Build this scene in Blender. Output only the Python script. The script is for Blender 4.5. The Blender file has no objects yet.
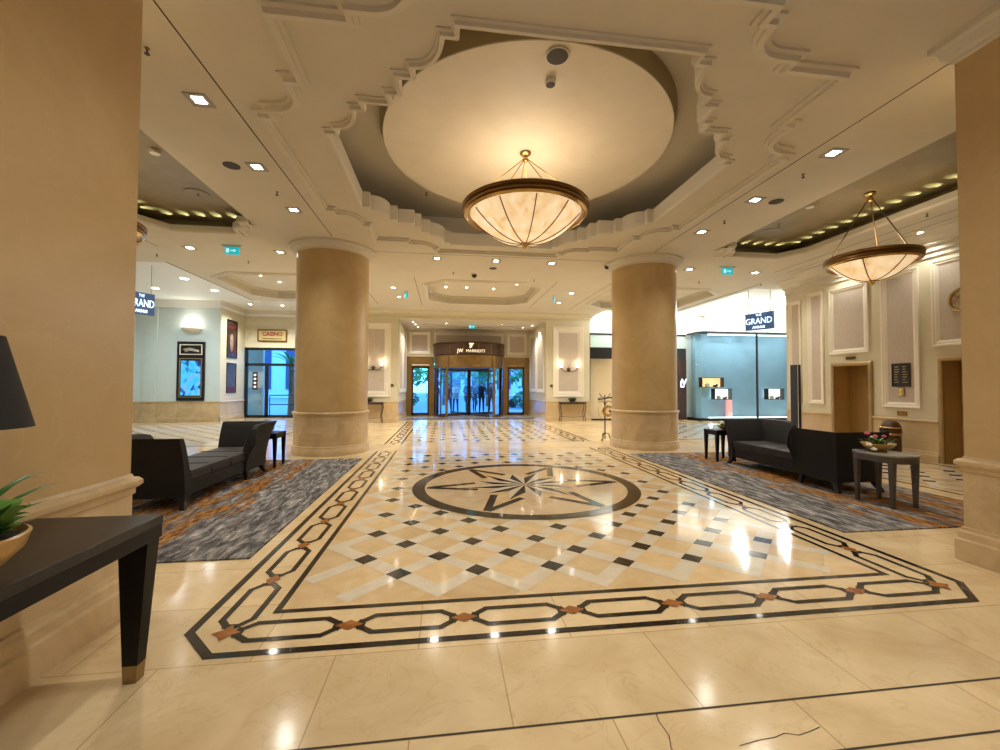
import bpy, bmesh, math, random
from mathutils import Vector, Matrix
from mathutils.geometry import delaunay_2d_cdt
random.seed(7)
PI = math.pi
sc = bpy.context.scene
COL = sc.collection
YC = 6.32                      # centre of the domed ceiling and of the compass rose
HC = 4.6                       # ceiling height

# ------------------------------------------------------------------ materials
MATS = {}
def nodes(m):
    m.use_nodes = True
    return m.node_tree.nodes, m.node_tree.links
def pbsdf(m):
    return m.node_tree.nodes['Principled BSDF']
def mat(name, col, rough=.5, metal=0., var=.0, scale=6., spec=.5, bump=0., stretch=None, coat=0.):
    m = bpy.data.materials.new(name); n, l = nodes(m); b = pbsdf(m)
    b.inputs['Base Color'].default_value = (*col, 1)
    b.inputs['Roughness'].default_value = rough
    b.inputs['Metallic'].default_value = metal
    b.inputs['Specular IOR Level'].default_value = spec
    b.inputs['Coat Weight'].default_value = coat
    if var or bump:
        tc = n.new('ShaderNodeTexCoord'); mp = n.new('ShaderNodeMapping')
        l.new(tc.outputs['Object'], mp.inputs['Vector'])
        if stretch: mp.inputs['Scale'].default_value = stretch
        nz = n.new('ShaderNodeTexNoise'); nz.inputs['Scale'].default_value = scale
        nz.inputs['Detail'].default_value = 6; nz.inputs['Roughness'].default_value = .6
        l.new(mp.outputs[0], nz.inputs['Vector'])
        if var:
            r = n.new('ShaderNodeValToRGB')
            r.color_ramp.elements[0].position = .3; r.color_ramp.elements[1].position = .7
            r.color_ramp.elements[0].color = (*[max(0, c * (1 - var)) for c in col], 1)
            r.color_ramp.elements[1].color = (*[min(1, c * (1 + var)) for c in col], 1)
            l.new(nz.outputs['Fac'], r.inputs[0]); l.new(r.outputs[0], b.inputs['Base Color'])
        if bump:
            bp = n.new('ShaderNodeBump'); bp.inputs['Strength'].default_value = bump; bp.inputs['Distance'].default_value = .02
            l.new(nz.outputs['Fac'], bp.inputs['Height']); l.new(bp.outputs[0], b.inputs['Normal'])
    MATS[name] = m
    return m
def emit(name, col, strength):
    m = bpy.data.materials.new(name); n, l = nodes(m)
    b = pbsdf(m); b.inputs['Base Color'].default_value = (*col, 1); b.inputs['Roughness'].default_value = .4
    b.inputs['Emission Color'].default_value = (*col, 1); b.inputs['Emission Strength'].default_value = strength
    MATS[name] = m
    return m
def glass(name, tint=(1, 1, 1), gloss=.25):
    m = bpy.data.materials.new(name); n, l = nodes(m); n.remove(pbsdf(m))
    out = n['Material Output']; t = n.new('ShaderNodeBsdfTransparent'); t.inputs[0].default_value = (*tint, 1)
    g = n.new('ShaderNodeBsdfGlossy'); g.inputs['Roughness'].default_value = .02
    mx = n.new('ShaderNodeMixShader'); lw = n.new('ShaderNodeLayerWeight'); lw.inputs[0].default_value = gloss
    l.new(lw.outputs['Fresnel'], mx.inputs[0]); l.new(t.outputs[0], mx.inputs[1]); l.new(g.outputs[0], mx.inputs[2])
    l.new(mx.outputs[0], out.inputs[0]); MATS[name] = m
    return m
def marble(name, c1, c2, vein, rough, tile=None, grout=(.3, .22, .13), mortar=.004, coords='Object', tilevar=.5, scale=2.2):
    """polished stone: cloudy two-tone noise, thin veins, optional slab joints (tile = width, height, offset, axes)"""
    m = bpy.data.materials.new(name); n, l = nodes(m); b = pbsdf(m)
    b.inputs['Roughness'].default_value = rough; b.inputs['Specular IOR Level'].default_value = .38 if rough > .1 else .55
    tc = n.new('ShaderNodeTexCoord'); co = tc.outputs[coords]
    n1 = n.new('ShaderNodeTexNoise'); n1.inputs['Scale'].default_value = scale; n1.inputs['Detail'].default_value = 8; n1.inputs['Roughness'].default_value = .62
    n1.inputs['Distortion'].default_value = .8
    l.new(co, n1.inputs['Vector'])
    r1 = n.new('ShaderNodeValToRGB'); r1.color_ramp.elements[0].position = .32; r1.color_ramp.elements[1].position = .68
    r1.color_ramp.elements[0].color = (*c1, 1); r1.color_ramp.elements[1].color = (*c2, 1)
    l.new(n1.outputs['Fac'], r1.inputs[0]); cur = r1.outputs[0]
    n2 = n.new('ShaderNodeTexNoise'); n2.inputs['Scale'].default_value = scale * 1.3; n2.inputs['Detail'].default_value = 10; n2.inputs['Distortion'].default_value = 2.2
    l.new(co, n2.inputs['Vector'])
    r2 = n.new('ShaderNodeValToRGB'); e = r2.color_ramp.elements; e[0].position = .488; e[1].position = .512
    e[0].color = (0, 0, 0, 1); e[1].color = (0, 0, 0, 1); k = r2.color_ramp.elements.new(.5); k.color = (.22, .22, .22, 1)
    l.new(n2.outputs['Fac'], r2.inputs[0])
    mx = n.new('ShaderNodeMixRGB'); l.new(r2.outputs[0], mx.inputs[0]); l.new(cur, mx.inputs[1]); mx.inputs[2].default_value = (*vein, 1)
    cur = mx.outputs[0]
    if tile:
        w, h, off, rot = tile
        mp = n.new('ShaderNodeMapping'); mp.inputs['Rotation'].default_value = rot
        l.new(co, mp.inputs['Vector'])
        br = n.new('ShaderNodeTexBrick'); br.inputs['Scale'].default_value = 1; br.offset = off
        br.inputs['Brick Width'].default_value = w; br.inputs['Row Height'].default_value = h
        br.inputs['Mortar Size'].default_value = mortar; br.inputs['Mortar Smooth'].default_value = .3
        br.inputs['Color1'].default_value = (1 - .16 * tilevar,) * 3 + (1,); br.inputs['Color2'].default_value = (1, 1, 1, 1)
        br.inputs['Mortar'].default_value = (.6, .55, .48, 1)
        l.new(mp.outputs[0], br.inputs['Vector'])
        mm = n.new('ShaderNodeMixRGB'); mm.blend_type = 'MULTIPLY'; mm.inputs[0].default_value = 1
        l.new(cur, mm.inputs[1]); l.new(br.outputs['Color'], mm.inputs[2]); cur = mm.outputs[0]
    l.new(cur, b.inputs['Base Color']); MATS[name] = m
    return m

marble('floor_marble', (.61, .435, .23), (.78, .60, .355), (.42, .25, .11), .14, (.9, .62, .5, (0, 0, 0)), tilevar=.8, scale=1.6)
marble('inlay_dark', (.007, .006, .006), (.020, .017, .016), (.12, .10, .08), .075, scale=5)
marble('inlay_white', (.60, .51, .38), (.70, .61, .47), (.45, .40, .32), .075, scale=5)
marble('inlay_pale', (.58, .57, .54), (.72, .71, .68), (.4, .4, .4), .075, scale=3)
marble('inlay_beige', (.66, .45, .22), (.78, .58, .34), (.5, .3, .12), .075, (.44, .44, 0, (0, 0, PI / 4)), mortar=.001, tilevar=1.4, scale=3)
marble('inlay_brown', (.22, .07, .02), (.38, .15, .04), (.1, .04, .02), .12, scale=9)
marble('inlay_tan', (.56, .40, .24), (.68, .52, .33), (.4, .25, .12), .075, scale=3)
marble('inlay_grey', (.22, .20, .18), (.34, .31, .28), (.1, .1, .1), .075, scale=4)
marble('pier_marble', (.50, .345, .165), (.60, .43, .22), (.64, .49, .28), .32, (2.4, 9.0, 0, (PI / 2, 0, 0)), tilevar=0, scale=1.1, mortar=.002)
marble('column_marble', (.46, .315, .135), (.56, .395, .185), (.52, .37, .17), .3, scale=1.4)
marble('dado_marble', (.58, .42, .23), (.68, .52, .31), (.52, .34, .17), .22, (.95, 2.0, 0, (PI / 2, 0, 0)), mortar=.003, scale=1.2)
marble('travertine', (.48, .35, .19), (.66, .50, .30), (.42, .27, .13), .28, scale=2.6)
mat('ceiling_paint', (.64, .59, .485), .75, var=.03, scale=2)
mat('moulding_paint', (.66, .61, .505), .6)
mat('disc_paint', (.72, .65, .52), .6, var=.04, scale=3)
mat('disc_edge_shade', (.38, .30, .18), .7); mat('cove_bronze', (.24, .19, .10), .30, var=.15, scale=3)
mat('shadow_gap', (.05, .035, .02), .9)
mat('wall_olive', (.66, .60, .44), .6, var=.03, scale=3)
mat('wall_cool', (.60, .69, .69), .55, var=.02, scale=3)
mat('wall_white', (.85, .85, .82), .6)
mat('panel_white', (.83, .76, .63), .45)
mat('fabric_panel', (.56, .48, .40), .85, var=.08, scale=40, stretch=(1, 1, .2))
mat('bronze', (.30, .19, .07), .35, metal=.7, var=.15, scale=4)
mat('bronze_dark', (.085, .045, .022), .4, metal=.4, var=.15, scale=5)
mat('bronze_pale', (.42, .29, .14), .4, metal=.55, var=.12, scale=3)
mat('brass', (.62, .42, .15), .25, metal=1)
mat('brass_aged', (.30, .21, .09), .42, metal=.7); mat('brass_dark', (.26, .15, .06), .32, metal=.9)
mat('black_metal', (.012, .012, .014), .4)
mat('grille_dark', (.06, .05, .045), .7)
mat('sofa_fabric', (.0075, .006, .006), .7, var=.25, scale=60, bump=.1)
mat('sofa_velvet', (.017, .012, .011), .6, var=.35, scale=5, bump=.15)
mat('piping', (.022, .016, .015), .7)
mat('sofa_leg', (.010, .009, .009), .35)
mat('wood_espresso', (.006, .0045, .0045), .42, var=.35, scale=3, stretch=(1, 6, 6), spec=.2)
mat('wood_espresso_top', (.016, .011, .008), .36, var=.3, scale=4, stretch=(8, 1, 1), spec=.35)
mat('wood_taupe', (.085, .070, .055), .4, var=.2, scale=5, stretch=(1, 1, 6))
mat('tabletop_stone', (.26, .245, .215), .18, var=.2, scale=6)
mat('lamp_shade_black', (.011, .010, .010), .8, var=.2, scale=80)
mat('wood_bowl', (.50, .30, .10), .3, var=.3, scale=8, stretch=(1, 1, 3))
mat('leaf', (.045, .13, .02), .35, var=.5, scale=14)
mat('leaf_light', (.13, .26, .05), .35, var=.35, scale=14)
mat('soil', (.02, .014, .01), .9)
mat('petal_pink', (.50, .08, .14), .5, var=.3, scale=20)
mat('petal_white', (.75, .66, .5), .5)
mat('door_leaf', (.44, .28, .10), .4, metal=.2, var=.15, scale=2, stretch=(1, 1, .2))
mat('reveal_bronze', (.62, .42, .17), .45, metal=.15, var=.1, scale=2)
mat('paper_white', (.85, .83, .78), .6)
mat('gold_ink', (.60, .46, .22), .4, metal=.5)
mat('shop_brown', (.045, .016, .010), .35)
mat('shop_cream', (.74, .60, .38), .5, var=.06, scale=20, stretch=(6, 6, .2))
mat('shop_blue', (.30, .47, .62), .5, var=.10, scale=1.2)
mat('iron', (.02, .014, .01), .45)
mat('gold_leaf', (.55, .36, .12), .3, metal=.8)
mat('coat_dark', (.006, .006, .008), .8); mat('coat_cream', (.62, .56, .48), .8); mat('coat_blue', (.012, .018, .04), .8)
mat('coat_red', (.22, .05, .05), .8); mat('coat_grey', (.05, .05, .055), .8); mat('trousers', (.006, .007, .012), .8)
mat('skin', (.55, .34, .24), .5); mat('hair', (.02, .013, .01), .6); mat('shoe', (.01, .01, .01), .4); mat('lips', (.4, .16, .13), .5); mat('eye_dark', (.01, .01, .01), .3)
mat('bark', (.16, .10, .05), .9, var=.4, scale=20)
mat('tree_leaf', (.08, .24, .06), .6, var=.5, scale=3)
mat('hedge_leaf', (.04, .16, .06), .7, var=.5, scale=6)
mat('outdoor_paving', (.20, .24, .27), .8, var=.1, scale=3)
mat('facade_pale', (.45, .55, .65), .8)
mat('pale_render', (.50, .46, .34), .8); mat('car_paint', (.55, .58, .62), .25, metal=.3)
mat('poster_dark', (.05, .025, .02), .35, var=.9, scale=2.5)
mat('poster_red', (.32, .03, .02), .5)
mat('poster_wine', (.10, .012, .012), .5); mat('poster_fig', (.30, .22, .17), .5, var=.5, scale=8); mat('poster_navy', (.06, .07, .11), .3, var=.4, scale=2)
mat('sign_cream', (.62, .49, .22), .5)
mat('frame_black', (.010, .009, .009), .35)
mat('sign_navy', (.02, .035, .09), .4)
mat('sprinkler_black', (.03, .025, .02), .5)
mat('trim_grey', (.36, .33, .30), .5); mat('white_plastic', (.70, .66, .58), .5)
glass('door_glass', (.95, .985, 1.0), .12)
glass('shop_glass', (.86, .96, .98), .18)
emit('bulb_cool', (1, .93, .82), 28)
emit('bulb_round', (.95, .97, 1.0), 22)
emit('bulb_small', (1, .90, .72), 40)
emit('led_green', (.80, .95, .55), 14)
emit('exit_cyan', (.01, .42, .50), .75)
emit('exit_white', (.45, .95, 1), .8)
emit('letter_glow', (.72, .86, 1.0), 1.5)
emit('sign_blue', (.035, .075, .16), .8)
emit('letter_cyan', (.15, .55, .80), 1.2)
emit('letter_warm', (1, .88, .62), .9)
emit('sconce_glow', (1, .93, .78), 3)
emit('strip_white', (.92, 1.0, .96), 3)
emit('box_warm', (1, .62, .28), 1.1)
emit('box_white', (1, .95, .88), 1.6)
emit('box_pink', (1, .35, .33), .8)
emit('petal_glow', (1, .7, .62), 1.2)
def screen_mat():
    m = bpy.data.materials.new('screen_picture'); n, l = nodes(m); b = pbsdf(m)
    tc = n.new('ShaderNodeTexCoord'); nz = n.new('ShaderNodeTexNoise'); nz.inputs['Scale'].default_value = 1.6; nz.inputs['Detail'].default_value = 2; nz.inputs['Distortion'].default_value = 1.5
    l.new(tc.outputs['Object'], nz.inputs['Vector'])
    r = n.new('ShaderNodeValToRGB'); e = r.color_ramp.elements
    e[0].position = .36; e[0].color = (.01, .03, .16, 1); e[1].position = .68; e[1].color = (.05, .45, .9, 1)
    for p, c in ((.42, (.01, .12, .5)), (.47, (.02, .42, .85)), (.55, (.05, .5, .9)), (.60, (.28, .32, .75)), (.63, (.05, .45, .88))):
        k = e.new(p); k.color = (*c, 1)
    l.new(nz.outputs['Fac'], r.inputs[0]); l.new(r.outputs[0], b.inputs['Emission Color']); b.inputs['Emission Strength'].default_value = 1.2
    b.inputs['Base Color'].default_value = (.02, .02, .03, 1); b.inputs['Roughness'].default_value = .2
    MATS['screen_picture'] = m
screen_mat()
def bowl_mat():
    """alabaster bowl lit from inside"""
    m = bpy.data.materials.new('alabaster'); n, l = nodes(m); b = pbsdf(m)
    tc = n.new('ShaderNodeTexCoord'); nz = n.new('ShaderNodeTexNoise'); nz.inputs['Scale'].default_value = 5; nz.inputs['Detail'].default_value = 7; nz.inputs['Distortion'].default_value = 1.2
    mp = n.new('ShaderNodeMapping'); mp.inputs['Scale'].default_value = (1, 1, .6); l.new(tc.outputs['Object'], mp.inputs[0]); l.new(mp.outputs[0], nz.inputs['Vector'])
    r = n.new('ShaderNodeValToRGB'); r.color_ramp.elements[0].position = .3; r.color_ramp.elements[1].position = .7
    r.color_ramp.elements[0].color = (.72, .46, .20, 1); r.color_ramp.elements[1].color = (1, .80, .52, 1)
    l.new(nz.outputs['Fac'], r.inputs[0]); l.new(r.outputs[0], b.inputs['Base Color'])
    l.new(r.outputs[0], b.inputs['Emission Color']); b.inputs['Emission Strength'].default_value = .75
    b.inputs['Roughness'].default_value = .3
    MATS['alabaster'] = m
bowl_mat()
def rug_mat():
    m = bpy.data.materials.new('rug_pile'); n, l = nodes(m); b = pbsdf(m); b.inputs['Roughness'].default_value = .95
    b.inputs['Specular IOR Level'].default_value = .1
    tc = n.new('ShaderNodeTexCoord'); mp = n.new('ShaderNodeMapping'); mp.inputs['Scale'].default_value = (9, 2.3, 1); l.new(tc.outputs['Object'], mp.inputs[0])
    n1 = n.new('ShaderNodeTexNoise'); n1.inputs['Scale'].default_value = 1.5; n1.inputs['Detail'].default_value = 9; n1.inputs['Roughness'].default_value = .72; n1.inputs['Distortion'].default_value = .6
    l.new(mp.outputs[0], n1.inputs['Vector'])
    r1 = n.new('ShaderNodeValToRGB'); e = r1.color_ramp.elements; e[0].position = .33; e[0].color = (.02, .018, .017, 1); e[1].position = .70; e[1].color = (.55, .51, .47, 1)
    k = e.new(.47); k.color = (.11, .102, .098, 1); k = e.new(.56); k.color = (.26, .24, .225, 1)
    l.new(n1.outputs['Fac'], r1.inputs[0])
    n2 = n.new('ShaderNodeTexNoise'); n2.inputs['Scale'].default_value = .9; n2.inputs['Detail'].default_value = 7; n2.inputs['Roughness'].default_value = .65
    mp2 = n.new('ShaderNodeMapping'); mp2.inputs['Scale'].default_value = (5.5, 1.3, 1); mp2.inputs['Location'].default_value = (3.1, 1.7, 0); l.new(tc.outputs['Object'], mp2.inputs[0]); l.new(mp2.outputs[0], n2.inputs['Vector'])
    # rust streaks gather away from the border of the marble field
    sx = n.new('ShaderNodeSeparateXYZ'); l.new(tc.outputs['Object'], sx.inputs[0])
    ab = n.new('ShaderNodeMath'); ab.operation = 'ABSOLUTE'; l.new(sx.outputs[0], ab.inputs[0])
    mr = n.new('ShaderNodeMapRange'); mr.inputs[1].default_value = .35; mr.inputs[2].default_value = .95; mr.inputs[3].default_value = -.2; mr.inputs[4].default_value = .045
    l.new(ab.outputs[0], mr.inputs[0])
    ad = n.new('ShaderNodeMath'); ad.operation = 'ADD'; l.new(n2.outputs['Fac'], ad.inputs[0]); l.new(mr.outputs[0], ad.inputs[1])
    r2 = n.new('ShaderNodeValToRGB'); r2.color_ramp.elements[0].position = .50; r2.color_ramp.elements[1].position = .58
    l.new(ad.outputs[0], r2.inputs[0])
    n3 = n.new('ShaderNodeTexNoise'); n3.inputs['Scale'].default_value = 3; n3.inputs['Detail'].default_value = 6; l.new(mp.outputs[0], n3.inputs['Vector'])
    r3 = n.new('ShaderNodeValToRGB'); r3.color_ramp.elements[0].position = .35; r3.color_ramp.elements[1].position = .65
    r3.color_ramp.elements[0].color = (.08, .026, .006, 1); r3.color_ramp.elements[1].color = (.42, .20, .055, 1); l.new(n3.outputs['Fac'], r3.inputs[0])
    mx = n.new('ShaderNodeMixRGB'); l.new(r2.outputs[0], mx.inputs[0]); l.new(r1.outputs[0], mx.inputs[1]); l.new(r3.outputs[0], mx.inputs[2])
    l.new(mx.outputs[0], b.inputs['Base Color'])
    bp = n.new('ShaderNodeBump'); bp.inputs['Strength'].default_value = .25; bp.inputs['Distance'].default_value = .01; l.new(n1.outputs['Fac'], bp.inputs['Height']); l.new(bp.outputs[0], b.inputs['Normal'])
    MATS['rug_pile'] = m
rug_mat()

# ------------------------------------------------------------------ mesh builder
class MB:
    def __init__(s): s.v = []; s.f = []; s.m = []; s.slots = []; s.sm = []
    def slot(s, name):
        if name not in s.slots: s.slots.append(name)
        return s.slots.index(name)
    def add(s, vs, fs, m, smooth=False, M=None):
        o = len(s.v); k = s.slot(m)
        for p in vs:
            p = Vector(p)
            s.v.append(M @ p if M else p)
        for f in fs: s.f.append([o + i for i in f]); s.m.append(k); s.sm.append(smooth)
        return s
    def box(s, a, b, m, M=None, bev=0.):
        x0, y0, z0 = a; x1, y1, z1 = b
        if bev:
            bm = bmesh.new(); bmesh.ops.create_cube(bm, size=1)
            for v in bm.verts: v.co = Vector(((x0 + x1) / 2 + v.co.x * (x1 - x0), (y0 + y1) / 2 + v.co.y * (y1 - y0), (z0 + z1) / 2 + v.co.z * (z1 - z0)))
            bmesh.ops.bevel(bm, geom=bm.edges[:], offset=bev, segments=2, affect='EDGES', profile=.6)
            s.bm(bm, m, M=M); return s
        return s.add([(x0, y0, z0), (x1, y0, z0), (x1, y1, z0), (x0, y1, z0), (x0, y0, z1), (x1, y0, z1), (x1, y1, z1), (x0, y1, z1)],
                     [(0, 3, 2, 1), (4, 5, 6, 7), (0, 1, 5, 4), (1, 2, 6, 5), (2, 3, 7, 6), (3, 0, 4, 7)], m, M=M)
    def bm(s, bm, m, smooth=False, M=None):
        bm.verts.index_update()
        s.add([v.co.copy() for v in bm.verts], [[v.index for v in f.verts] for f in bm.faces], m, smooth, M); bm.free(); return s
    def lathe(s, prof, m, n=32, c=(0, 0, 0), M=None, a0=0., a1=2 * PI, smooth=True):
        full = abs(a1 - a0 - 2 * PI) < 1e-6; k = n if full else n + 1
        vs = []; fs = []
        for i in range(k):
            a = a0 + (a1 - a0) * i / n
            for r, z in prof: vs.append((c[0] + r * math.cos(a), c[1] + r * math.sin(a), c[2] + z))
        q = len(prof)
        for i in range(n):
            j = (i + 1) % k
            for t in range(q - 1): fs.append((i * q + t, j * q + t, j * q + t + 1, i * q + t + 1))
        return s.add(vs, fs, m, smooth, M)
    def tube(s, pts, r, m, n=8, M=None, cap=True):
        pts = [Vector(p) for p in pts]; R = r if isinstance(r, (list, tuple)) else [r] * len(pts)
        vs = []; fs = []; up = Vector((0, 0, 1))
        for i, p in enumerate(pts):
            d = (pts[min(i + 1, len(pts) - 1)] - pts[max(i - 1, 0)]).normalized()
            ref = up if abs(d.dot(up)) < .95 else Vector((1, 0, 0))
            a = d.cross(ref).normalized(); b = d.cross(a)
            for k in range(n):
                t = 2 * PI * k / n; vs.append(p + (a * math.cos(t) + b * math.sin(t)) * R[i])
        for i in range(len(pts) - 1):
            for k in range(n):
                k2 = (k + 1) % n; fs.append((i * n + k, i * n + k2, (i + 1) * n + k2, (i + 1) * n + k))
        if cap:
            fs.append(tuple(range(n - 1, -1, -1))); q = (len(pts) - 1) * n; fs.append(tuple(range(q, q + n)))
        return s.add(vs, fs, m, True, M)
    def ball(s, c, r, m, sub=2, sc=(1, 1, 1), M=None):
        bm = bmesh.new(); bmesh.ops.create_icosphere(bm, subdivisions=sub, radius=1)
        for v in bm.verts: v.co = Vector((c[0] + v.co.x * r * sc[0], c[1] + v.co.y * r * sc[1], c[2] + v.co.z * r * sc[2]))
        return s.bm(bm, m, True, M)
    def prism(s, poly, z0, z1, m, M=None):
        n = len(poly); vs = [(x, y, z0) for x, y in poly] + [(x, y, z1) for x, y in poly]
        fs = [tuple(range(n - 1, -1, -1)), tuple(range(n, 2 * n))] + [(i, (i + 1) % n, n + (i + 1) % n, n + i) for i in range(n)]
        return s.add(vs, fs, m, M=M)
    def flat(s, poly, z, m, M=None):
        return s.add([(x, y, z) for x, y in poly], [tuple(range(len(poly)))], m, M=M)
    def strip(s, p, q, w, z, m, M=None, ext=0.):
        p = Vector(p); q = Vector(q); d = (q - p).normalized(); nn = Vector((-d.y, d.x)) * w / 2; p = p - d * ext; q = q + d * ext
        return s.flat([p - nn, q - nn, q + nn, p + nn], z, m, M)
    def sweep(s, path, prof, m, closed=True, M=None, smooth=False):
        """profile points (offset to the right of travel, height) swept along a flat path with mitred corners"""
        P = [Vector(p) for p in path]; n = len(P); rings = []
        for i in range(n):
            a = P[i] - P[i - 1] if (closed or i > 0) else P[1] - P[0]
            b = P[(i + 1) % n] - P[i] if (closed or i < n - 1) else a
            if not closed and i == 0: a = b
            na = Vector((a.y, -a.x)).normalized(); nb = Vector((b.y, -b.x)).normalized()
            mt = na + nb
            mt = mt / max(mt.length_squared / 2, .3) if mt.length > 1e-6 else na
            rings.append([(P[i].x + mt.x * o, P[i].y + mt.y * o, h) for o, h in prof])
        k = len(prof); vs = [v for r in rings for v in r]; fs = []
        for i in range(n if closed else n - 1):
            j = (i + 1) % n
            for t in range(k - 1): fs.append((i * k + t, j * k + t, j * k + t + 1, i * k + t + 1))
        return s.add(vs, fs, m, smooth, M)
    def cdt(s, outer, holes, z, m, flip=False):
        allv = []; edges = []
        for lp in [outer] + holes:
            o = len(allv); allv += [Vector(p) for p in lp]; edges += [(o + i, o + (i + 1) % len(lp)) for i in range(len(lp))]
        vs, es, fs, *_ = delaunay_2d_cdt(allv, edges, [], 0, 1e-6)
        def inside(p, poly):
            c = False; n = len(poly)
            for i in range(n):
                a, b = poly[i], poly[i - 1]
                if (a[1] > p[1]) != (b[1] > p[1]) and p[0] < (b[0] - a[0]) * (p[1] - a[1]) / (b[1] - a[1]) + a[0]: c = not c
            return c
        keep = []
        for f in fs:
            c = (sum(vs[i].x for i in f) / 3, sum(vs[i].y for i in f) / 3)
            if inside(c, outer) and not any(inside(c, h) for h in holes): keep.append(tuple(reversed(f)) if flip else tuple(f))
        return s.add([(v.x, v.y, z) for v in vs], keep, m)
    def build(s, name, parent=None, loc=None, bevel=0.):
        me = bpy.data.meshes.new(name)
        L = Vector(loc) if loc else Vector((0, 0, 0))
        me.from_pydata([v - L for v in s.v], [], s.f)
        for k in s.slots: me.materials.append(MATS[k])
        me.polygons.foreach_set('material_index', s.m); me.polygons.foreach_set('use_smooth', s.sm)
        me.update()
        if any(s.sm):
            try: me.set_sharp_from_angle(angle=math.radians(40))
            except Exception: pass
        o = bpy.data.objects.new(name, me); COL.objects.link(o); o.location = L
        if parent: o.parent = parent
        if bevel:
            b = o.modifiers.new('Bevel', 'BEVEL'); b.width = bevel; b.segments = 2; b.limit_method = 'ANGLE'
        return o

def tag(o, label, cat, group=None, kind=None):
    if label: o['label'] = label
    if cat: o['category'] = cat
    if group: o['group'] = group
    if kind: o['kind'] = kind
    return o
def thing(name, loc, label, cat, group=None, rz=0.):
    o = bpy.data.objects.new(name, None); COL.objects.link(o); o.location = loc; o.rotation_euler = (0, 0, rz); o.empty_display_size = .1
    return tag(o, label, cat, group)
def struct(mb, name, label=None, cat=None):
    o = mb.build(name); o['kind'] = 'structure'; o['label'] = label or name.replace('_', ' '); o['category'] = cat or name.split('_')[0]
    return o
def dup(root, loc, rz=None, label=None, group=None):
    r = root.copy(); COL.objects.link(r); r.location = loc
    if rz is not None: r.rotation_euler = (0, 0, rz)
    if label: r['label'] = label
    if group: r['group'] = group
    for ch in list(root.children):
        c = ch.copy(); COL.objects.link(c); c.parent = r
        for g in list(ch.children):
            d = g.copy(); COL.objects.link(d); d.parent = c
    return r
def ARC(c, a, b, n=8):
    """quarter ellipse from a to b about c (a and b on the axes of c)"""
    c, a, b = Vector(c), Vector(a), Vector(b); out = []
    for i in range(n + 1):
        t = PI / 2 * i / n; out.append(tuple(c + (a - c) * math.cos(t) + (b - c) * math.sin(t)))
    return out
def mirror4(q):
    """closed counter-clockwise outline from the quadrant running from +x to +y"""
    q = [tuple(p) for p in q]
    out = q + [(-x, y) for x, y in reversed(q)] + [(-x, -y) for x, y in q] + [(x, -y) for x, y in reversed(q)]
    res = []
    for p in out:
        if not res or (Vector(p) - Vector(res[-1])).length > 1e-5: res.append(p)
    if (Vector(res[0]) - Vector(res[-1])).length < 1e-5: res.pop()
    return res
def sh(path, dx=0, dy=0): return [(x + dx, y + dy) for x, y in path]
def plane_M(o, u, v):
    """matrix taking local (x,y,z) to o + x*u + y*v + z*(u x v)"""
    u = Vector(u).normalized(); v = Vector(v).normalized(); w = u.cross(v)
    M = Matrix.Identity(4)
    for i in range(3): M[i][0] = u[i]; M[i][1] = v[i]; M[i][2] = w[i]; M[i][3] = o[i]
    return M
FONT = None
def text_mesh(mb, s, size, M, m, ext=.006, align='CENTER', sx=1., bend=None, weight=0.):
    cu = bpy.data.curves.new('t', 'FONT'); cu.body = s; cu.size = size; cu.align_x = align; cu.align_y = 'CENTER'; cu.extrude = ext; cu.resolution_u = 3; cu.offset = weight
    ob = bpy.data.objects.new('t', cu); COL.objects.link(ob)
    dg = bpy.context.evaluated_depsgraph_get(); dg.update(); me = bpy.data.meshes.new_from_object(ob.evaluated_get(dg))
    vs = []
    for v in me.vertices:
        p = Vector((v.co.x * sx, v.co.y, v.co.z))
        vs.append(bend(p) if bend else M @ p)
    mb.add(vs, [list(p.vertices) for p in me.polygons], m)
    bpy.data.objects.remove(ob); bpy.data.meshes.remove(me); bpy.data.curves.remove(cu)
    return mb

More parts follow.
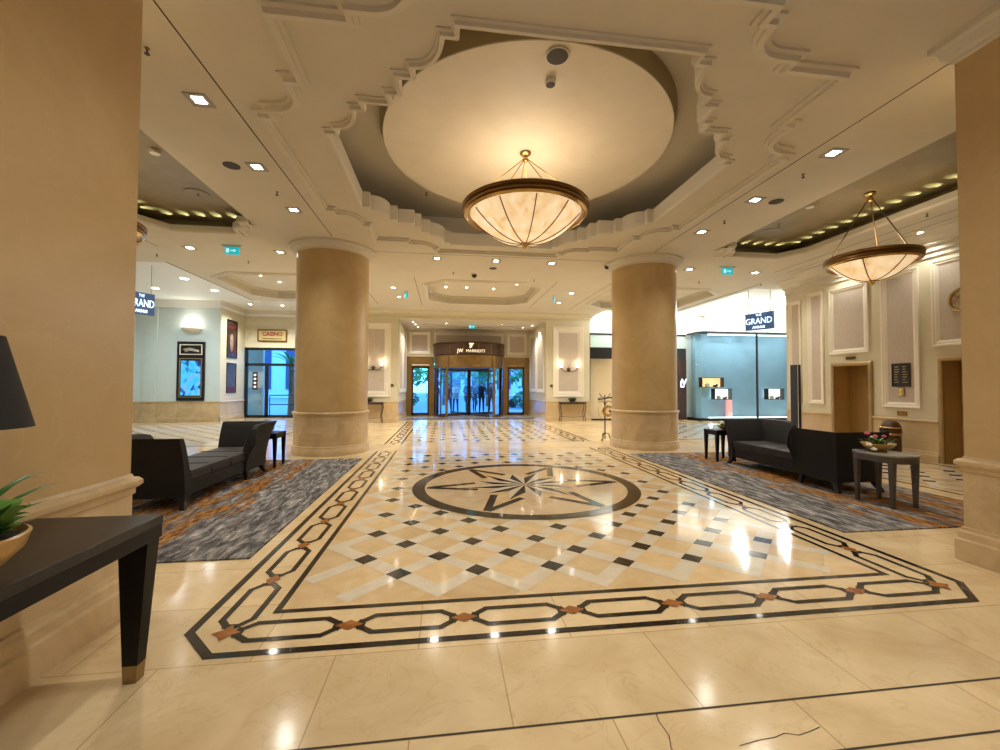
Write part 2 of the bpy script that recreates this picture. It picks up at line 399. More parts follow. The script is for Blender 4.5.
# ------------------------------------------------------------------ floor
F = MB()
F.flat([(-15, -5), (15, -5), (15, 21.4), (-15, 21.4)], 0, 'floor_marble')
Z1, Z2, Z3, Z4 = .0012, .0024, .0036, .0048
def lattice(x0, x1, y0, y1, cx, cy, dx=.3125, dy=.3165, nx=6, ny=9, w=.135, hole=None, squares=True, base='inlay_beige', band='inlay_white'):
    """white strips on the diagonals with a black square on every crossing"""
    F.flat([(x0, y0), (x1, y0), (x1, y1), (x0, y1)], Z1, base)
    h = w / math.sqrt(2) * 1.08
    def clip(poly):
        for ax, lim, sg in ((0, x0, 1), (0, x1, -1), (1, y0, 1), (1, y1, -1)):
            out = []
            for i in range(len(poly)):
                a, b = poly[i - 1], poly[i]; da = (a[ax] - lim) * sg; db = (b[ax] - lim) * sg
                if da >= 0: out.append(a)
                if da * db < 0:
                    t = da / (da - db); out.append((a[0] + (b[0] - a[0]) * t, a[1] + (b[1] - a[1]) * t))
            poly = out
            if len(poly) < 3: return None
        return poly
    sq = [(i, j) for i in range(-nx, nx + 1) for j in range(-ny, ny + 1) if (i + j) % 2 == 0]
    for i, j in sq:
        p = (cx + i * dx, cy + j * dy)
        for sx in (1, -1):
            for sy in (1, -1):
                # half strip out to the midpoint; the outermost ones run a full step to close the V
                k = .5 if (abs(i + sx) <= nx and abs(j + sy) <= ny) else 1.
                q = (p[0] + sx * dx * k, p[1] + sy * dy * k)
                d = Vector((q[0] - p[0], q[1] - p[1])); L = d.length; d.normalize(); nn = Vector((-d.y, d.x)) * w / 2
                e = d * (w / 2 if k == 1. else 0)
                poly = clip([(p[0] - nn.x, p[1] - nn.y), (q[0] + e.x - nn.x, q[1] + e.y - nn.y), (q[0] + e.x + nn.x, q[1] + e.y + nn.y), (p[0] + nn.x, p[1] + nn.y)])
                if poly: F.flat(poly, Z2 + (.0003 if sx * sy > 0 else 0) + (.00015 if sx > 0 else 0), band)
    if squares:
        for i, j in sq:
            p = (cx + i * dx, cy + j * dy)
            if hole and (Vector(p) - Vector(hole[:2])).length < hole[2]: continue
            F.flat([(p[0] - h, p[1]), (p[0], p[1] - h), (p[0] + h, p[1]), (p[0], p[1] + h)], Z3, 'inlay_dark')
def links(p0, p1, n, hw=.093, w=.042, ends=True, brown=True, dz=0.):
    """chain of long hexagons between brown lozenges"""
    p0 = Vector(p0); p1 = Vector(p1); d = (p1 - p0) / n; u = d.normalized(); v = Vector((-u.y, u.x)); L = d.length
    for k in range(n):
        a = p0 + d * k; t = .115
        for s in (1, -1):
            pts = [a + u * .035, a + u * (t + .035) + v * hw * s, a + u * (L - t - .035) + v * hw * s, a + u * (L - .035)]
            for i in range(3): F.strip(pts[i], pts[i + 1], w, Z2 + .0002 * (i % 2) + .0001 * (s > 0) + dz, 'inlay_dark', ext=.012)
        for s in (0, 1):
            c = a + d * s
            g = 1 if s == 0 else -1
            F.strip(c + u * .075 * g + v * .055, c + u * .075 * g - v * .055, .045, Z2 + .0005 + dz, 'inlay_dark')
    if brown:
        for k in range(n + 1):
            c = p0 + d * k
            F.flat([c - u * .085, c - v * .055, c + u * .085, c + v * .055], Z3 + dz, 'inlay_brown')
# first field with its border
lattice(-2.28, 2.28, 3.02, 9.86, 0, YC, hole=(0, YC, 1.70))
F.strip((-2.30, 2.997), (2.30, 2.997), .045, Z2, 'inlay_dark', ext=.022)
OUT = [(-2.725, 9.9), (-2.725, 2.80), (-2.50, 2.556), (2.50, 2.556), (2.725, 2.80), (2.725, 9.9)]
for i in range(5): F.strip(OUT[i], OUT[i + 1], .052, Z2 + .0003 * (i % 2), 'inlay_dark', ext=.016)
for s in (1, -1):
    F.strip((s * 2.30, 2.997), (s * 2.30, 9.9), .045, Z2 + .0003, 'inlay_dark', ext=.022)
    links((s * 2.51, 2.776), (s * 2.51, 9.86), 10)
links((-2.51, 2.776), (2.51, 2.776), 7, dz=.0006)
# second field towards the doors
lattice(-2.28, 2.28, 11.15, 17.55, 0, 14.35, nx=6, ny=9)
for s in (1, -1):
    F.strip((s * 2.30, 11.1), (s * 2.30, 18.2), .045, Z2, 'inlay_dark'); F.strip((s * 2.72, 11.1), (s * 2.72, 18.2), .05, Z2, 'inlay_dark')
    links((s * 2.51, 11.12), (s * 2.51, 18.2), 10)
F.strip((-2.9, 10.02), (2.9, 10.02), .012, Z2, 'inlay_grey'); F.strip((-2.9, 10.95), (2.9, 10.95), .012, Z2, 'inlay_grey')
# side fields by the lifts and by the poster wall
lattice(6.1, 8.1, 4.6, 9.6, 7.1, 7.1, nx=2, ny=7)
lattice(-12.2, -6.2, 11.4, 17.2, -9.2, 14.3, nx=9, ny=8, w=.12, base='inlay_pale', band='inlay_white')
lattice(5.4, 12.6, 11.4, 15.8, 9.0, 13.6, nx=11, ny=6, w=.12, base='inlay_pale', band='inlay_white')
lattice(-8.0, -5.9, 4.6, 9.6, -6.95, 7.1, nx=2, ny=7)
for x0, x1, y0, y1 in ((5.95, 8.25, 4.45, 9.75), (-12.4, -6.0, 11.2, 17.4), (5.2, 12.8, 11.2, 16.0)):
    for a, b in (((x0, y0), (x1, y0)), ((x1, y0), (x1, y1)), ((x1, y1), (x0, y1)), ((x0, y1), (x0, y0))): F.strip(a, b, .05, Z2 + (.0003 if a[0] == b[0] else 0), 'inlay_dark', ext=.02)
# dark slate lines across the front of the lobby
F.strip((-15, 1.865), (15, 1.865), .011, Z1, 'shadow_gap'); F.strip((-15, 1.582), (15, 1.582), .011, Z1, 'shadow_gap')
# hairline cracks in the front slabs
CR = [[(-.24, 1.86), (-.25, 1.82), (-.245, 1.74), (-.27, 1.68), (-.265, 1.60)], [(.02, 1.655), (.12, 1.67), (.20, 1.675), (.26, 1.69), (.31, 1.672), (.38, 1.685), (.44, 1.70)]]
for ln in CR:
    for a, b in zip(ln, ln[1:]): F.strip(a, b, .004, Z1, 'shadow_gap')
# compass rose
def disc(r, z, m, r0=None, n=96):
    pts = [(r * math.cos(2 * PI * i / n), YC + r * math.sin(2 * PI * i / n)) for i in range(n)]
    if r0 is None: F.flat(pts, z, m)
    else:
        q = [(r0 * math.cos(2 * PI * i / n), YC + r0 * math.sin(2 * PI * i / n)) for i in range(n)]
        F.add([(x, y, z) for x, y in pts + q], [(i, (i + 1) % n, n + (i + 1) % n, n + i) for i in range(n)], m)
disc(1.67, Z4, 'inlay_tan'); disc(1.67, Z4 + .001, 'inlay_dark', 1.49)
def pol(r, a): return (r * math.cos(a), YC + r * math.sin(a))
ZR = Z4 + .0015
for k in range(6):
    a = k * PI / 3 + .02
    tip, l_, r_ = pol(1.45, a), pol(.80, a + .40), pol(.80, a - .40)
    F.flat([tip, l_, pol(.45, a), r_], ZR, 'inlay_beige')
    F.strip(tip, pol(.76, a + .27), .10, ZR + .001, 'inlay_dark'); F.strip(tip, pol(.76, a - .27), .10, ZR + .0013, 'inlay_dark')
for k in range(12):
    a = k * PI / 6 + .1; R = .90 if k % 2 == 0 else .74
    F.flat([pol(R, a), pol(.46, a + PI / 12), (0, YC)], ZR + .002 + .0001 * (k % 2), 'inlay_dark')
    F.flat([(0, YC), pol(.46, a - PI / 12), pol(R, a)], ZR + .0023 + .0001 * (k % 2), 'inlay_white')
struct(F, 'floor', 'polished cream marble lobby floor with inlaid black chain border and compass rose')

# ------------------------------------------------------------------ ceiling
inner_q = [(2.70, 0), (2.70, 1.10), (2.58, 1.10)] + ARC((2.58, 1.60), (2.58, 1.22), (2.30, 1.60)) + [(2.18, 1.60), (2.18, 1.74), (1.88, 1.74), (1.88, 1.90), (1.76, 1.90), (1.76, 2.17), (1.60, 2.17)] + ARC((1.60, 2.72), (1.60, 2.32), (1.31, 2.72)) + [(1.18, 2.72), (1.18, 2.85), (0, 2.85)]
outer_q = [(3.38, 0), (3.38, 1.36), (3.25, 1.36)] + ARC((3.25, 1.88), (3.25, 1.50), (2.88, 1.88)) + [(2.88, 2.0), (2.75, 2.0), (2.75, 2.80), (2.10, 2.80), (2.10, 2.92)] + ARC((1.98, 3.25), (1.98, 2.92), (1.60, 3.25)) + [(1.50, 3.25), (1.50, 3.42), (0, 3.42)]
def pull(q, d):
    """the stepped quadrant drawn in towards the middle by d"""
    return [(max(x - d, 0) if x else 0, max(y - d, 0) if y else 0) for x, y in q]
INNER = sh(mirror4(pull(inner_q, .08)), 0, YC); OUTER = sh(mirror4(pull(outer_q, .15)), 0, YC)
bay_half = [(4.90, -2.08), (5.10, -2.08)]
def bay_path(s):
    """open outline of a side bay from the aisle corner round to the other aisle corner"""
    up = [(4.90, 2.12), (5.08, 2.12), (5.08, 2.34)] + ARC((5.08, 2.62), (5.08, 2.34), (5.36, 2.62))[1:] + [(5.36, 2.74), (6.62, 2.74), (6.95, 2.20)]
    full = up + [(x, -y) for x, y in reversed(up)]
    return [(s * x, YC + y) for x, y in full]
BAY = {s: bay_path(s) for s in (1, -1)}
oct_q = [(1.80, 0), (1.80, 1.10), (1.15, 1.68), (0, 1.68)]
COFFERS = [sh(mirror4(oct_q), 0, 14.1), sh(mirror4(oct_q), -5.95, 14.1), sh(mirror4(oct_q), 5.95, 14.1)]
RAISED = {-1: [(-14.58, 11.65), (-8.25, 11.65), (-8.25, 16.45), (-5.3, 16.45), (-5.3, 20.58), (-10.28, 20.58), (-10.28, 18.38), (-14.58, 18.38)],
          1: [(14.58, 12.1), (14.58, 17.0), (9.8, 17.0), (9.8, 17.97), (5.3, 17.97), (5.3, 16.6), (8.45, 16.6), (8.45, 12.1)]}
C = MB()
outer = [(-14.6, -5.2), (14.6, -5.2), (14.6, 21.4), (-14.6, 21.4)]
C.cdt(outer, [INNER, BAY[1], BAY[-1]] + COFFERS + [RAISED[1], RAISED[-1]], HC, 'ceiling_paint', flip=True)
# high tray round the floating disc
tray = [(-3.3, YC - 3.3), (3.3, YC - 3.3), (3.3, YC + 3.3), (-3.3, YC + 3.3)]
C.sweep(tray, [(0, 4.60), (0, 5.34)], 'ceiling_paint'); C.flat(tray[::-1], 5.34, 'ceiling_paint')
# side bays
for s in (1, -1):
    rect = [(4.90, YC - 2.35), (4.90, YC + 2.95), (7.22, YC + 2.95), (7.22, YC - 2.95), (4.90, YC - 2.95)]
    rect = [(s * 4.90, YC - 2.98), (s * 7.22, YC - 2.98), (s * 7.22, YC + 2.98), (s * 4.90, YC + 2.98)]
    if s < 0: rect = rect[::-1]
    C.sweep(rect, [(0, HC), (0, 4.86)], 'cove_bronze'); C.flat(rect[::-1], 4.86, 'cove_bronze')
for cf in COFFERS:
    C.sweep(cf, [(0, HC), (0, HC + .22)], 'moulding_paint')
    C.flat(cf[::-1], HC + .22, 'ceiling_paint')
for s in (1, -1):
    C.sweep(RAISED[s], [(0, HC), (0, 4.92)], 'wall_white'); C.flat(RAISED[s][::-1], 4.92, 'wall_white')
struct(C, 'ceiling', 'painted lobby ceiling with a deep stepped tray above the compass rose')

T = MB(); MC = Matrix.Translation((0, 0, HC))
T.sweep(OUTER, [(0, 0), (0, -.03), (.04, -.035), (.04, -.07), (.095, -.075), (.105, -.03), (.15, -.025), (.15, 0)], 'moulding_paint', M=MC)
struct(T, 'trim_1', 'outer stepped plaster moulding on the ceiling around the tray')
T = MB()
T.sweep(INNER, [(.35, .195), (.03, .20), (0, .20), (0, -.02), (.012, -.055), (.048, -.055), (.053, -.02), (.08, -.015), (.08, 0)], 'moulding_paint', M=MC)
struct(T, 'trim_2', 'inner stepped plaster moulding on the lip of the tray')
T = MB()
T.lathe([(2.12, 5.10), (2.125, 5.112)], 'moulding_paint', n=96, c=(0, YC, 0))
T.lathe([(2.125, 5.112), (2.165, 5.24), (2.165, 5.335)], 'disc_edge_shade', n=96, c=(0, YC, 0))  # disc flank in a darker colour, painting in the shade of the unlit tray
T.lathe([(0.001, 5.10), (2.12, 5.10)], 'disc_paint', n=96, c=(0, YC, 0))
struct(T, 'trim_3', 'round plaster disc hanging inside the tray above the bowl lamp')
for i, s in enumerate((-1, 1)):
    T = MB(); P = BAY[s][:] if s < 0 else BAY[s][::-1]
    # travel so that the right-hand side is outside the bay
    P = BAY[s] if s < 0 else BAY[s]
    sg = -1 if s > 0 else 1
    prof = [(0, .07), (-.03 , .07), (-.03, -.03), (.0, -.06), (.07, -.06), (.08, -.035), (.14, -.035), (.16, -.015), (.20, -.015), (.20, 0)]
    P2 = BAY[s][::-1] if s > 0 else BAY[s]
    T.sweep(P2, prof, 'moulding_paint', closed=False, M=MC)
    struct(T, 'trim_%d' % (4 + i), 'stepped plaster moulding around the cove bay, %s' % ('lamp shade side' if s < 0 else 'lift side'))
for i, cf in enumerate(COFFERS):
    T = MB(); T.sweep(cf, [(-.03, .02), (-.03, -.05), (.04, -.05), (.06, -.03), (.11, -.03), (.13, 0)], 'moulding_paint', M=MC)
    T.sweep([(x * 1, y) for x, y in cf], [(-.14, .215), (-.14, .18), (-.02, .18), (0, .2)], 'moulding_paint', M=MC)
    struct(T, 'trim_%d' % (6 + i), 'octagonal plaster moulding around a ceiling coffer, %s' % ('by the entrance doors', 'by the poster wall', 'by the shop')[i])
G = MB()
def gap(x0, y0, x1, y1, w=.014):
    if x0 == x1: G.box((x0 - w / 2, y0, HC - .002), (x0 + w / 2, y1, HC + .01), 'shadow_gap')
    else: G.box((x0, y0 - w / 2, HC - .002), (x1, y0 + w / 2, HC + .01), 'shadow_gap')
for s in (1, -1):
    gap(s * 3.56, -5, s * 3.56, 9.1); gap(s * 2.1, 12.2, s * 2.1, 16.5); gap(s * 3.75, 11.9, s * 3.75, 16.5); gap(s * 8.22, 11.6, s * 8.22, 16.4, .03)
    gap(s * 8.0, -5, s * 8.0, 10.3); gap(s * 7.62, -5, s * 7.62, 10.3)
gap(-2.9, 9.98, 2.9, 9.98)
struct(G, 'trim_9', 'thin dark shadow gaps between the ceiling boards')

# ------------------------------------------------------------------ piers and round columns
for s in (-1, 1):
    P = MB(); x0, x1 = (3.3, 4.9); y0, y1 = .35, 3.15
    rect = [(s * x0, y0), (s * x1, y0), (s * x1, y1), (s * x0, y1)]
    if s < 0: rect = rect[::-1]
    P.sweep(rect, [(0, .86), (0, HC)], 'pier_marble')
    P.sweep(rect, [(-.02, .90), (.006, .90), (.012, .88), (.032, .875), (.048, .855), (.048, .83), (.03, .81), (.02, .805), (.02, .77), (.008, .76)], 'travertine')
    P.sweep(rect, [(.008, .76), (.008, .29)], 'travertine')
    P.sweep(rect, [(.008, .29), (.020, .285), (.020, .262), (.034, .245), (.034, .19), (.05, .175), (.05, 0)], 'travertine')
    P.sweep(rect, [(0, 4.39), (.02, 4.40), (.02, 4.43), (.06, 4.45), (.08, 4.52), (.12, 4.54), (.12, 4.6)], 'moulding_paint')
    o = struct(P, 'pier', ('square marble pier beside the dark console table' if s < 0 else 'square marble pier beside the oval-ended side table and rug'), 'pier')
    Q = MB()
    Q.lathe([(.78, .86), (.78, 4.42)], 'column_marble', n=64)
    Q.lathe([(.78, 4.42), (.80, 4.43), (.80, 4.46), (.83, 4.48), (.88, 4.50), (.90, 4.54), (.94, 4.55), (.94, 4.6)], 'moulding_paint', n=64)
    Q.lathe([(.78, .925), (.79, .925), (.82, .915), (.83, .895), (.82, .87), (.805, .86), (.805, .84), (.795, .83), (.795, .20), (.81, .19), (.81, .15), (.825, .13), (.825, 0)], 'travertine', n=64)
    q = Q.build('column', loc=(0, 0, 0)); q.location = (s * 3.77, 10.09, 0); q['kind'] = 'structure'; q['category'] = 'column'
    q['label'] = 'round marble column nearer the poster wall' if s < 0 else 'round marble column nearer the shop front'

# ------------------------------------------------------------------ walls
def wall_box(name, a, b, m, label=None):
    w = MB(); w.box(a, b, m); return struct(w, name, label)
def frame_panel(mb, M, w, h, fw=.11, inset='fabric_panel', fm='panel_white', d=.04):
    """raised picture-frame moulding w x h (local x,y from lower corner) with a sunk panel"""
    r = [(0, 0), (w, 0), (w, h), (0, h)]
    mb.sweep(r, [(0, 0), (0, d), (-fw * .25, d), (-fw * .35, d * .7), (-fw * .62, d * .7), (-fw * .75, d * .45), (-fw, d * .2), (-fw, .006)], fm, M=M)
    i = fw; mb.flat([(i, i), (w - i, i), (w - i, h - i), (i, h - i)], .008, inset, M=M)
# lift wall x = 8.5 with two openings
W = MB(); X = 8.5; T_ = .56
segs = [(-5.2, 6.12), (7.17, 8.46), (9.50, 10.38)]
for a, b in segs: W.box((X, a, 0), (X + T_, b, HC), 'wall_olive')
for a, b in ((6.12, 7.17), (8.46, 9.50)): W.box((X, a, 2.10), (X + T_, b, HC), 'wall_olive')
W.box((8.9, 10.38, 0), (9.4, 11.36, HC), 'wall_olive')
struct(W, 'wall_right', 'cream lift lobby wall with white framed panels')
TR = MB()
MR = lambda y, z, xx=X: plane_M((xx, y, z), (0, -1, 0), (0, 0, 1))     # local x runs towards the camera, normal = -x
for y1, y0, z0, z1, xx in ((10.16, 9.70, 1.06, 4.0, X), (9.53, 8.53, 2.31, 3.95, X), (8.24, 7.48, 1.06, 4.0, X), (7.24, 6.05, 2.31, 4.02, X), (5.8, 5.0, 1.06, 4.0, X), (11.24, 10.80, 1.04, 3.98, 8.9)):
    frame_panel(TR, MR(y1, z0, xx), y1 - y0, z1 - z0, fw=.12 if y1 - y0 > .6 else .10)
struct(TR, 'trim_10', 'white framed wall panels on the lift wall')
TR = MB()
for a, b in segs + [(10.42, 11.36)]:
    xx = X if b < 10.4 else 8.9
    TR.sweep([(xx, b), (xx, a)], [(-.0, .84), (.035, .84), (.045, .82), (.045, .795), (.02, .785), (.02, .77), (0, .76)], 'dado_marble', closed=False)
    TR.sweep([(xx, b), (xx, a)], [(.015, .77), (.015, .2), (.03, .19), (.03, .15), (.045, .14), (.045, .0)], 'dado_marble', closed=False)
struct(TR, 'baseboard_right', 'marble dado and skirting along the lift wall')
TR = MB()
for xx, a, b in ((X, -5.2, 10.38), (8.9, 10.38, 11.36)):
    TR.sweep([(xx, b), (xx, a)], [(.0, 4.12), (.03, 4.12), (.03, 4.15), (.012, 4.16), (.012, 4.22), (.05, 4.23), (.05, 4.27), (.025, 4.28), (.025, 4.34), (.09, 4.36), (.09, 4.40), (.12, 4.42), (.20, 4.48), (.24, 4.55), (.30, 4.57), (.30, 4.6)], 'moulding_paint', closed=False)
struct(TR, 'trim_11', 'stepped plaster cornice along the top of the lift wall')
for i, (a, b) in enumerate(((8.46, 9.50), (6.12, 7.17))):
    D = thing('lift_door', (9.0, (a + b) / 2, 0), 'bronze lift doorway ' + ('between the narrow panel and the directory plaque' if i == 0 else 'half hidden by the square pier, under the gilt clock'), 'lift')
    def at(mb, nm):
        o = mb.build(nm, D, loc=D.location); o.location = (0, 0, 0); return o
    m = MB(); m.box((X + .01, b - .012, 0), (X + T_, b, 2.1), 'reveal_bronze'); m.box((X + .01, a, 0), (X + T_, a + .012, 2.1), 'reveal_bronze'); m.box((X + .01, a, 2.088), (X + T_, b, 2.1), 'reveal_bronze'); at(m, 'reveal')
    m = MB(); m.sweep([(b + .0, 0), (b + .0, 2.10), (a - .0, 2.10), (a - .0, 0)], [(-.0, 0), (-.0, .03), (-.03, .045), (-.07, .045), (-.09, .03), (-.09, 0)], 'bronze_pale', closed=False, M=Matrix(((0, 0, -1, X), (1, 0, 0, 0), (0, 1, 0, 0), (0, 0, 0, 1)))); at(m, 'door_surround')
    for k in (0, 1):
        y0 = a + (b - a) / 2 * k; m = MB(); m.box((X + T_ - .08, y0 + .012, .01), (X + T_ - .04, y0 + (b - a) / 2 - .004, 2.088), 'door_leaf'); at(m, 'door_leaf')
    m = MB(); m.box((X + T_ + .05, a - .3, 0), (X + T_ + .1, b + .3, 2.5), 'bronze_dark'); at(m, 'shaft_back')
    # floor indicator over the doorway
    f = thing('floor_indicator', (X, (a + b) / 2, 2.2), 'small black floor indicator above ' + ('the doorway beside the directory plaque' if i == 0 else 'the doorway half hidden by the pier'), 'indicator')
    m = MB(); m.box((X - .02, (a + b) / 2 - .12, 2.16), (X - .002, (a + b) / 2 + .12, 2.235), 'brass_dark'); o = m.build('case', f, loc=f.location); o.location = (0, 0, 0)
    for k in range(3):
        m = MB(); yy = (a + b) / 2 + (k - 1) * .07; m.box((X - .026, yy - .022, 2.175), (X - .02, yy + .022, 2.22), 'frame_black'); o = m.build('display', f, loc=f.location); o.location = (0, 0, 0)

# entrance wall y = 17.8, alcove to y = 21.4
YE, YB, ZA, XA = 17.8, 21.4, 4.28, 3.12
W = MB()
W.box((-5.2, YE, 0), (-XA, YE + .3, HC), 'wall_olive'); W.box((XA, YE, 0), (5.08, YE + .3, HC), 'wall_olive'); W.box((-XA, YE, ZA), (XA, YE + .3, HC), 'wall_olive')
W.box((-XA - .3, YE + .3, 0), (-XA, YB, ZA + .05), 'wall_olive'); W.box((XA, YE + .3, 0), (XA + .3, YB, ZA + .05), 'wall_olive')
W.box((-5.5, YE + .3, 0), (-5.2, YB, HC), 'wall_olive'); W.box((-5.2, YE + .0, 0), (-5.199, YE + .3, HC), 'wall_olive')
struct(W, 'wall_back', 'cream entrance wall with an alcove for the revolving door')
W = MB(); W.box((-XA, YE + .3, ZA), (XA, YB + .3, ZA + .06), 'ceiling_paint'); W.box((-2.2, 19.3, ZA - .03), (2.2, 19.36, ZA), 'moulding_paint'); W.box((-2.2, 20.3, ZA - .03), (2.2, 20.36, ZA), 'moulding_paint')
struct(W, 'ceiling_alcove', 'low painted ceiling over the revolving door alcove', 'ceiling')
TR = MB(); MBk = lambda x, z, y=YE: plane_M((x, y, z), (1, 0, 0), (0, 0, 1))
frame_panel(TR, MBk(3.42, 1.02), 1.38, 3.06, fw=.26); frame_panel(TR, MBk(-4.80, 1.02), 1.38, 3.06, fw=.26)
for s in (1, -1):
    for k in range(2):
        y = 18.15 + k * 1.62
        Mx = plane_M((XA, y + 1.45, 1.2), (0, -1, 0), (0, 0, 1)) if s > 0 else plane_M((-XA, y, 1.2), (0, 1, 0), (0, 0, 1))
        frame_panel(TR, Mx, 1.45, 2.85, fw=.16)
for x0, x1 in ((-2.98, -1.95), (-1.78, 1.78), (1.95, 2.98)): frame_panel(TR, MBk(x0, 3.08, YB), x1 - x0, 1.1, fw=.14)
struct(TR, 'trim_12', 'white framed wall panels around the entrance')
TR = MB()
def dado(mb, path, h=.81, m='dado_marble'):
    mb.sweep(path, [(0, h + .03), (.035, h + .03), (.045, h + .01), (.045, h - .015), (.02, h - .025), (.015, h - .04), (.015, .2), (.03, .19), (.03, .14), (.045, .13), (.045, 0)], m, closed=False)
dado(TR, [(-5.2, YE), (-XA, YE), (-XA, YB)]); dado(TR, [(XA, YB), (XA, YE), (5.08, YE), (5.08, YE + .3)])
struct(TR, 'baseboard_back', 'marble dado and skirting along the entrance wall')
TR = MB()
TR.sweep([(-5.2, YB), (-5.2, YE), (5.08, YE), (5.08, YE + .3)], [(0, 4.33), (.03, 4.33), (.03, 4.36), (.015, 4.38), (.015, 4.42), (.06, 4.44), (.06, 4.48), (.10, 4.50), (.16, 4.56), (.20, 4.57), (.20, 4.6)], 'wall_olive', closed=False)
struct(TR, 'trim_13', 'plaster cornice over the entrance alcove')
# glazed back of the alcove (fixed bronze framing), side lights and transom
def local(mb, nm, par, bevel=0.):
    o = mb.build(nm, par, loc=par.location, bevel=bevel); o.location = (0, 0, 0); return o
W = MB()
W.box((-XA, YB, 2.95), (XA, YB + .2, ZA), 'wall_olive')
W.box((-XA, YB + .03, 2.46), (-1.85, YB + .2, 2.95), 'bronze'); W.box((1.85, YB + .03, 2.46), (XA, YB + .2, 2.95), 'bronze')
for x0, x1 in ((-XA, -2.86), (-1.98, -1.75), (1.75, 1.98), (2.86, XA)): W.box((x0, YB, 0), (x1, YB + .2, 2.95), 'bronze')
struct(W, 'wall_entrance', 'bronze framing beside the revolving door')
for i, (x0, x1) in enumerate(((-2.86, -1.98), (1.98, 2.86))):
    d = thing('door_%d' % (i + 1), ((x0 + x1) / 2, YB + .08, 0), 'glazed bronze side door beside the revolving door, ' + ('console table side' if i == 0 else 'lift side'), 'door'); d['kind'] = 'structure'
    m = MB(); fr = .09
    m.box((x0, YB + .05, 0), (x0 + fr, YB + .13, 2.46), 'bronze_dark'); m.box((x1 - fr, YB + .05, 0), (x1, YB + .13, 2.46), 'bronze_dark'); m.box((x0, YB + .05, 2.36), (x1, YB + .13, 2.46), 'bronze_dark'); m.box((x0, YB + .05, 0), (x1, YB + .13, .14), 'bronze_dark'); local(m, 'door_frame', d)
    m = MB(); m.box((x0 + fr, YB + .085, .14), (x1 - fr, YB + .095, 2.36), 'door_glass'); local(m, 'glass_pane', d)
    m = MB(); xh = x1 - .14 if i == 0 else x0 + .14; m.tube([(xh, YB + .0, .9), (xh, YB + .0, 1.5)], .014, 'brass'); m.tube([(xh, YB + .0, .95), (xh, YB + .06, .95)], .01, 'brass'); m.tube([(xh, YB + .0, 1.45), (xh, YB + .06, 1.45)], .01, 'brass'); local(m, 'pull_handle', d)
    m = MB(); m.box((x0 + .02, YB - .02, 2.50), (x1 - .02, YB + .03, 2.56), 'panel_white' if i == 0 else 'bronze_pale'); local(m, 'closer_rail', d)

# revolving door
RD = thing('revolving_door', (0, 21.4, 0), 'bronze revolving door drum with curved glass under a lettered canopy band', 'revolving door')
RR = 1.75; cy = 21.4
def seg(mb, r0, r1, z0, z1, a0, a1, m, n=24):
    mb.lathe([(r0, z0), (r1, z0), (r1, z1), (r0, z1), (r0, z0)], m, n=n, c=(0, cy, 0), a0=a0, a1=a1, smooth=True)
    for a in (a0, a1):
        c, s = math.cos(a), math.sin(a); mb.add([(r0 * c, cy + r0 * s, z0), (r1 * c, cy + r1 * s, z0), (r1 * c, cy + r1 * s, z1), (r0 * c, cy + r0 * s, z1)], [(0, 1, 2, 3)], m)
m = MB(); m.lathe([(1.45, 2.94), (RR, 2.94), (RR, 2.98), (RR + .03, 3.0), (RR + .03, 3.48), (RR + .06, 3.50), (RR + .06, 3.56), (.01, 3.56)], 'bronze_dark', n=72, c=(0, cy, 0))
for a in range(8):
    t = PI + PI * (a + .5) / 8; c, s = math.cos(t), math.sin(t); m.tube([(c * (RR + .034), cy + s * (RR + .034), 3.0), (c * (RR + .034), cy + s * (RR + .034), 3.48)], .008, 'bronze', n=5)
local(m, 'canopy_band', RD)
m = MB(); m.lathe([(RR - .02, 2.94), (RR - .05, 2.36), (1.3, 2.34), (.1, 2.34)], 'bronze', n=72, c=(0, cy, 0)); local(m, 'soffit', RD)
def bend(z0):
    R = RR + .036
    def f(p):
        a = -PI / 2 + p.x / R; r = R + p.z; return Vector((r * math.cos(a), cy + r * math.sin(a), z0 + p.y))
    return f
m = MB(); text_mesh(m, 'JW', .24, None, 'letter_warm', bend=lambda p: bend(3.13)(Vector((p.x - .52, p.y, p.z))), sx=.9); text_mesh(m, 'MARRIOTT', .19, None, 'letter_warm', bend=lambda p: bend(3.12)(Vector((p.x + .22, p.y, p.z))), sx=1.0); local(m, 'lettering', RD)
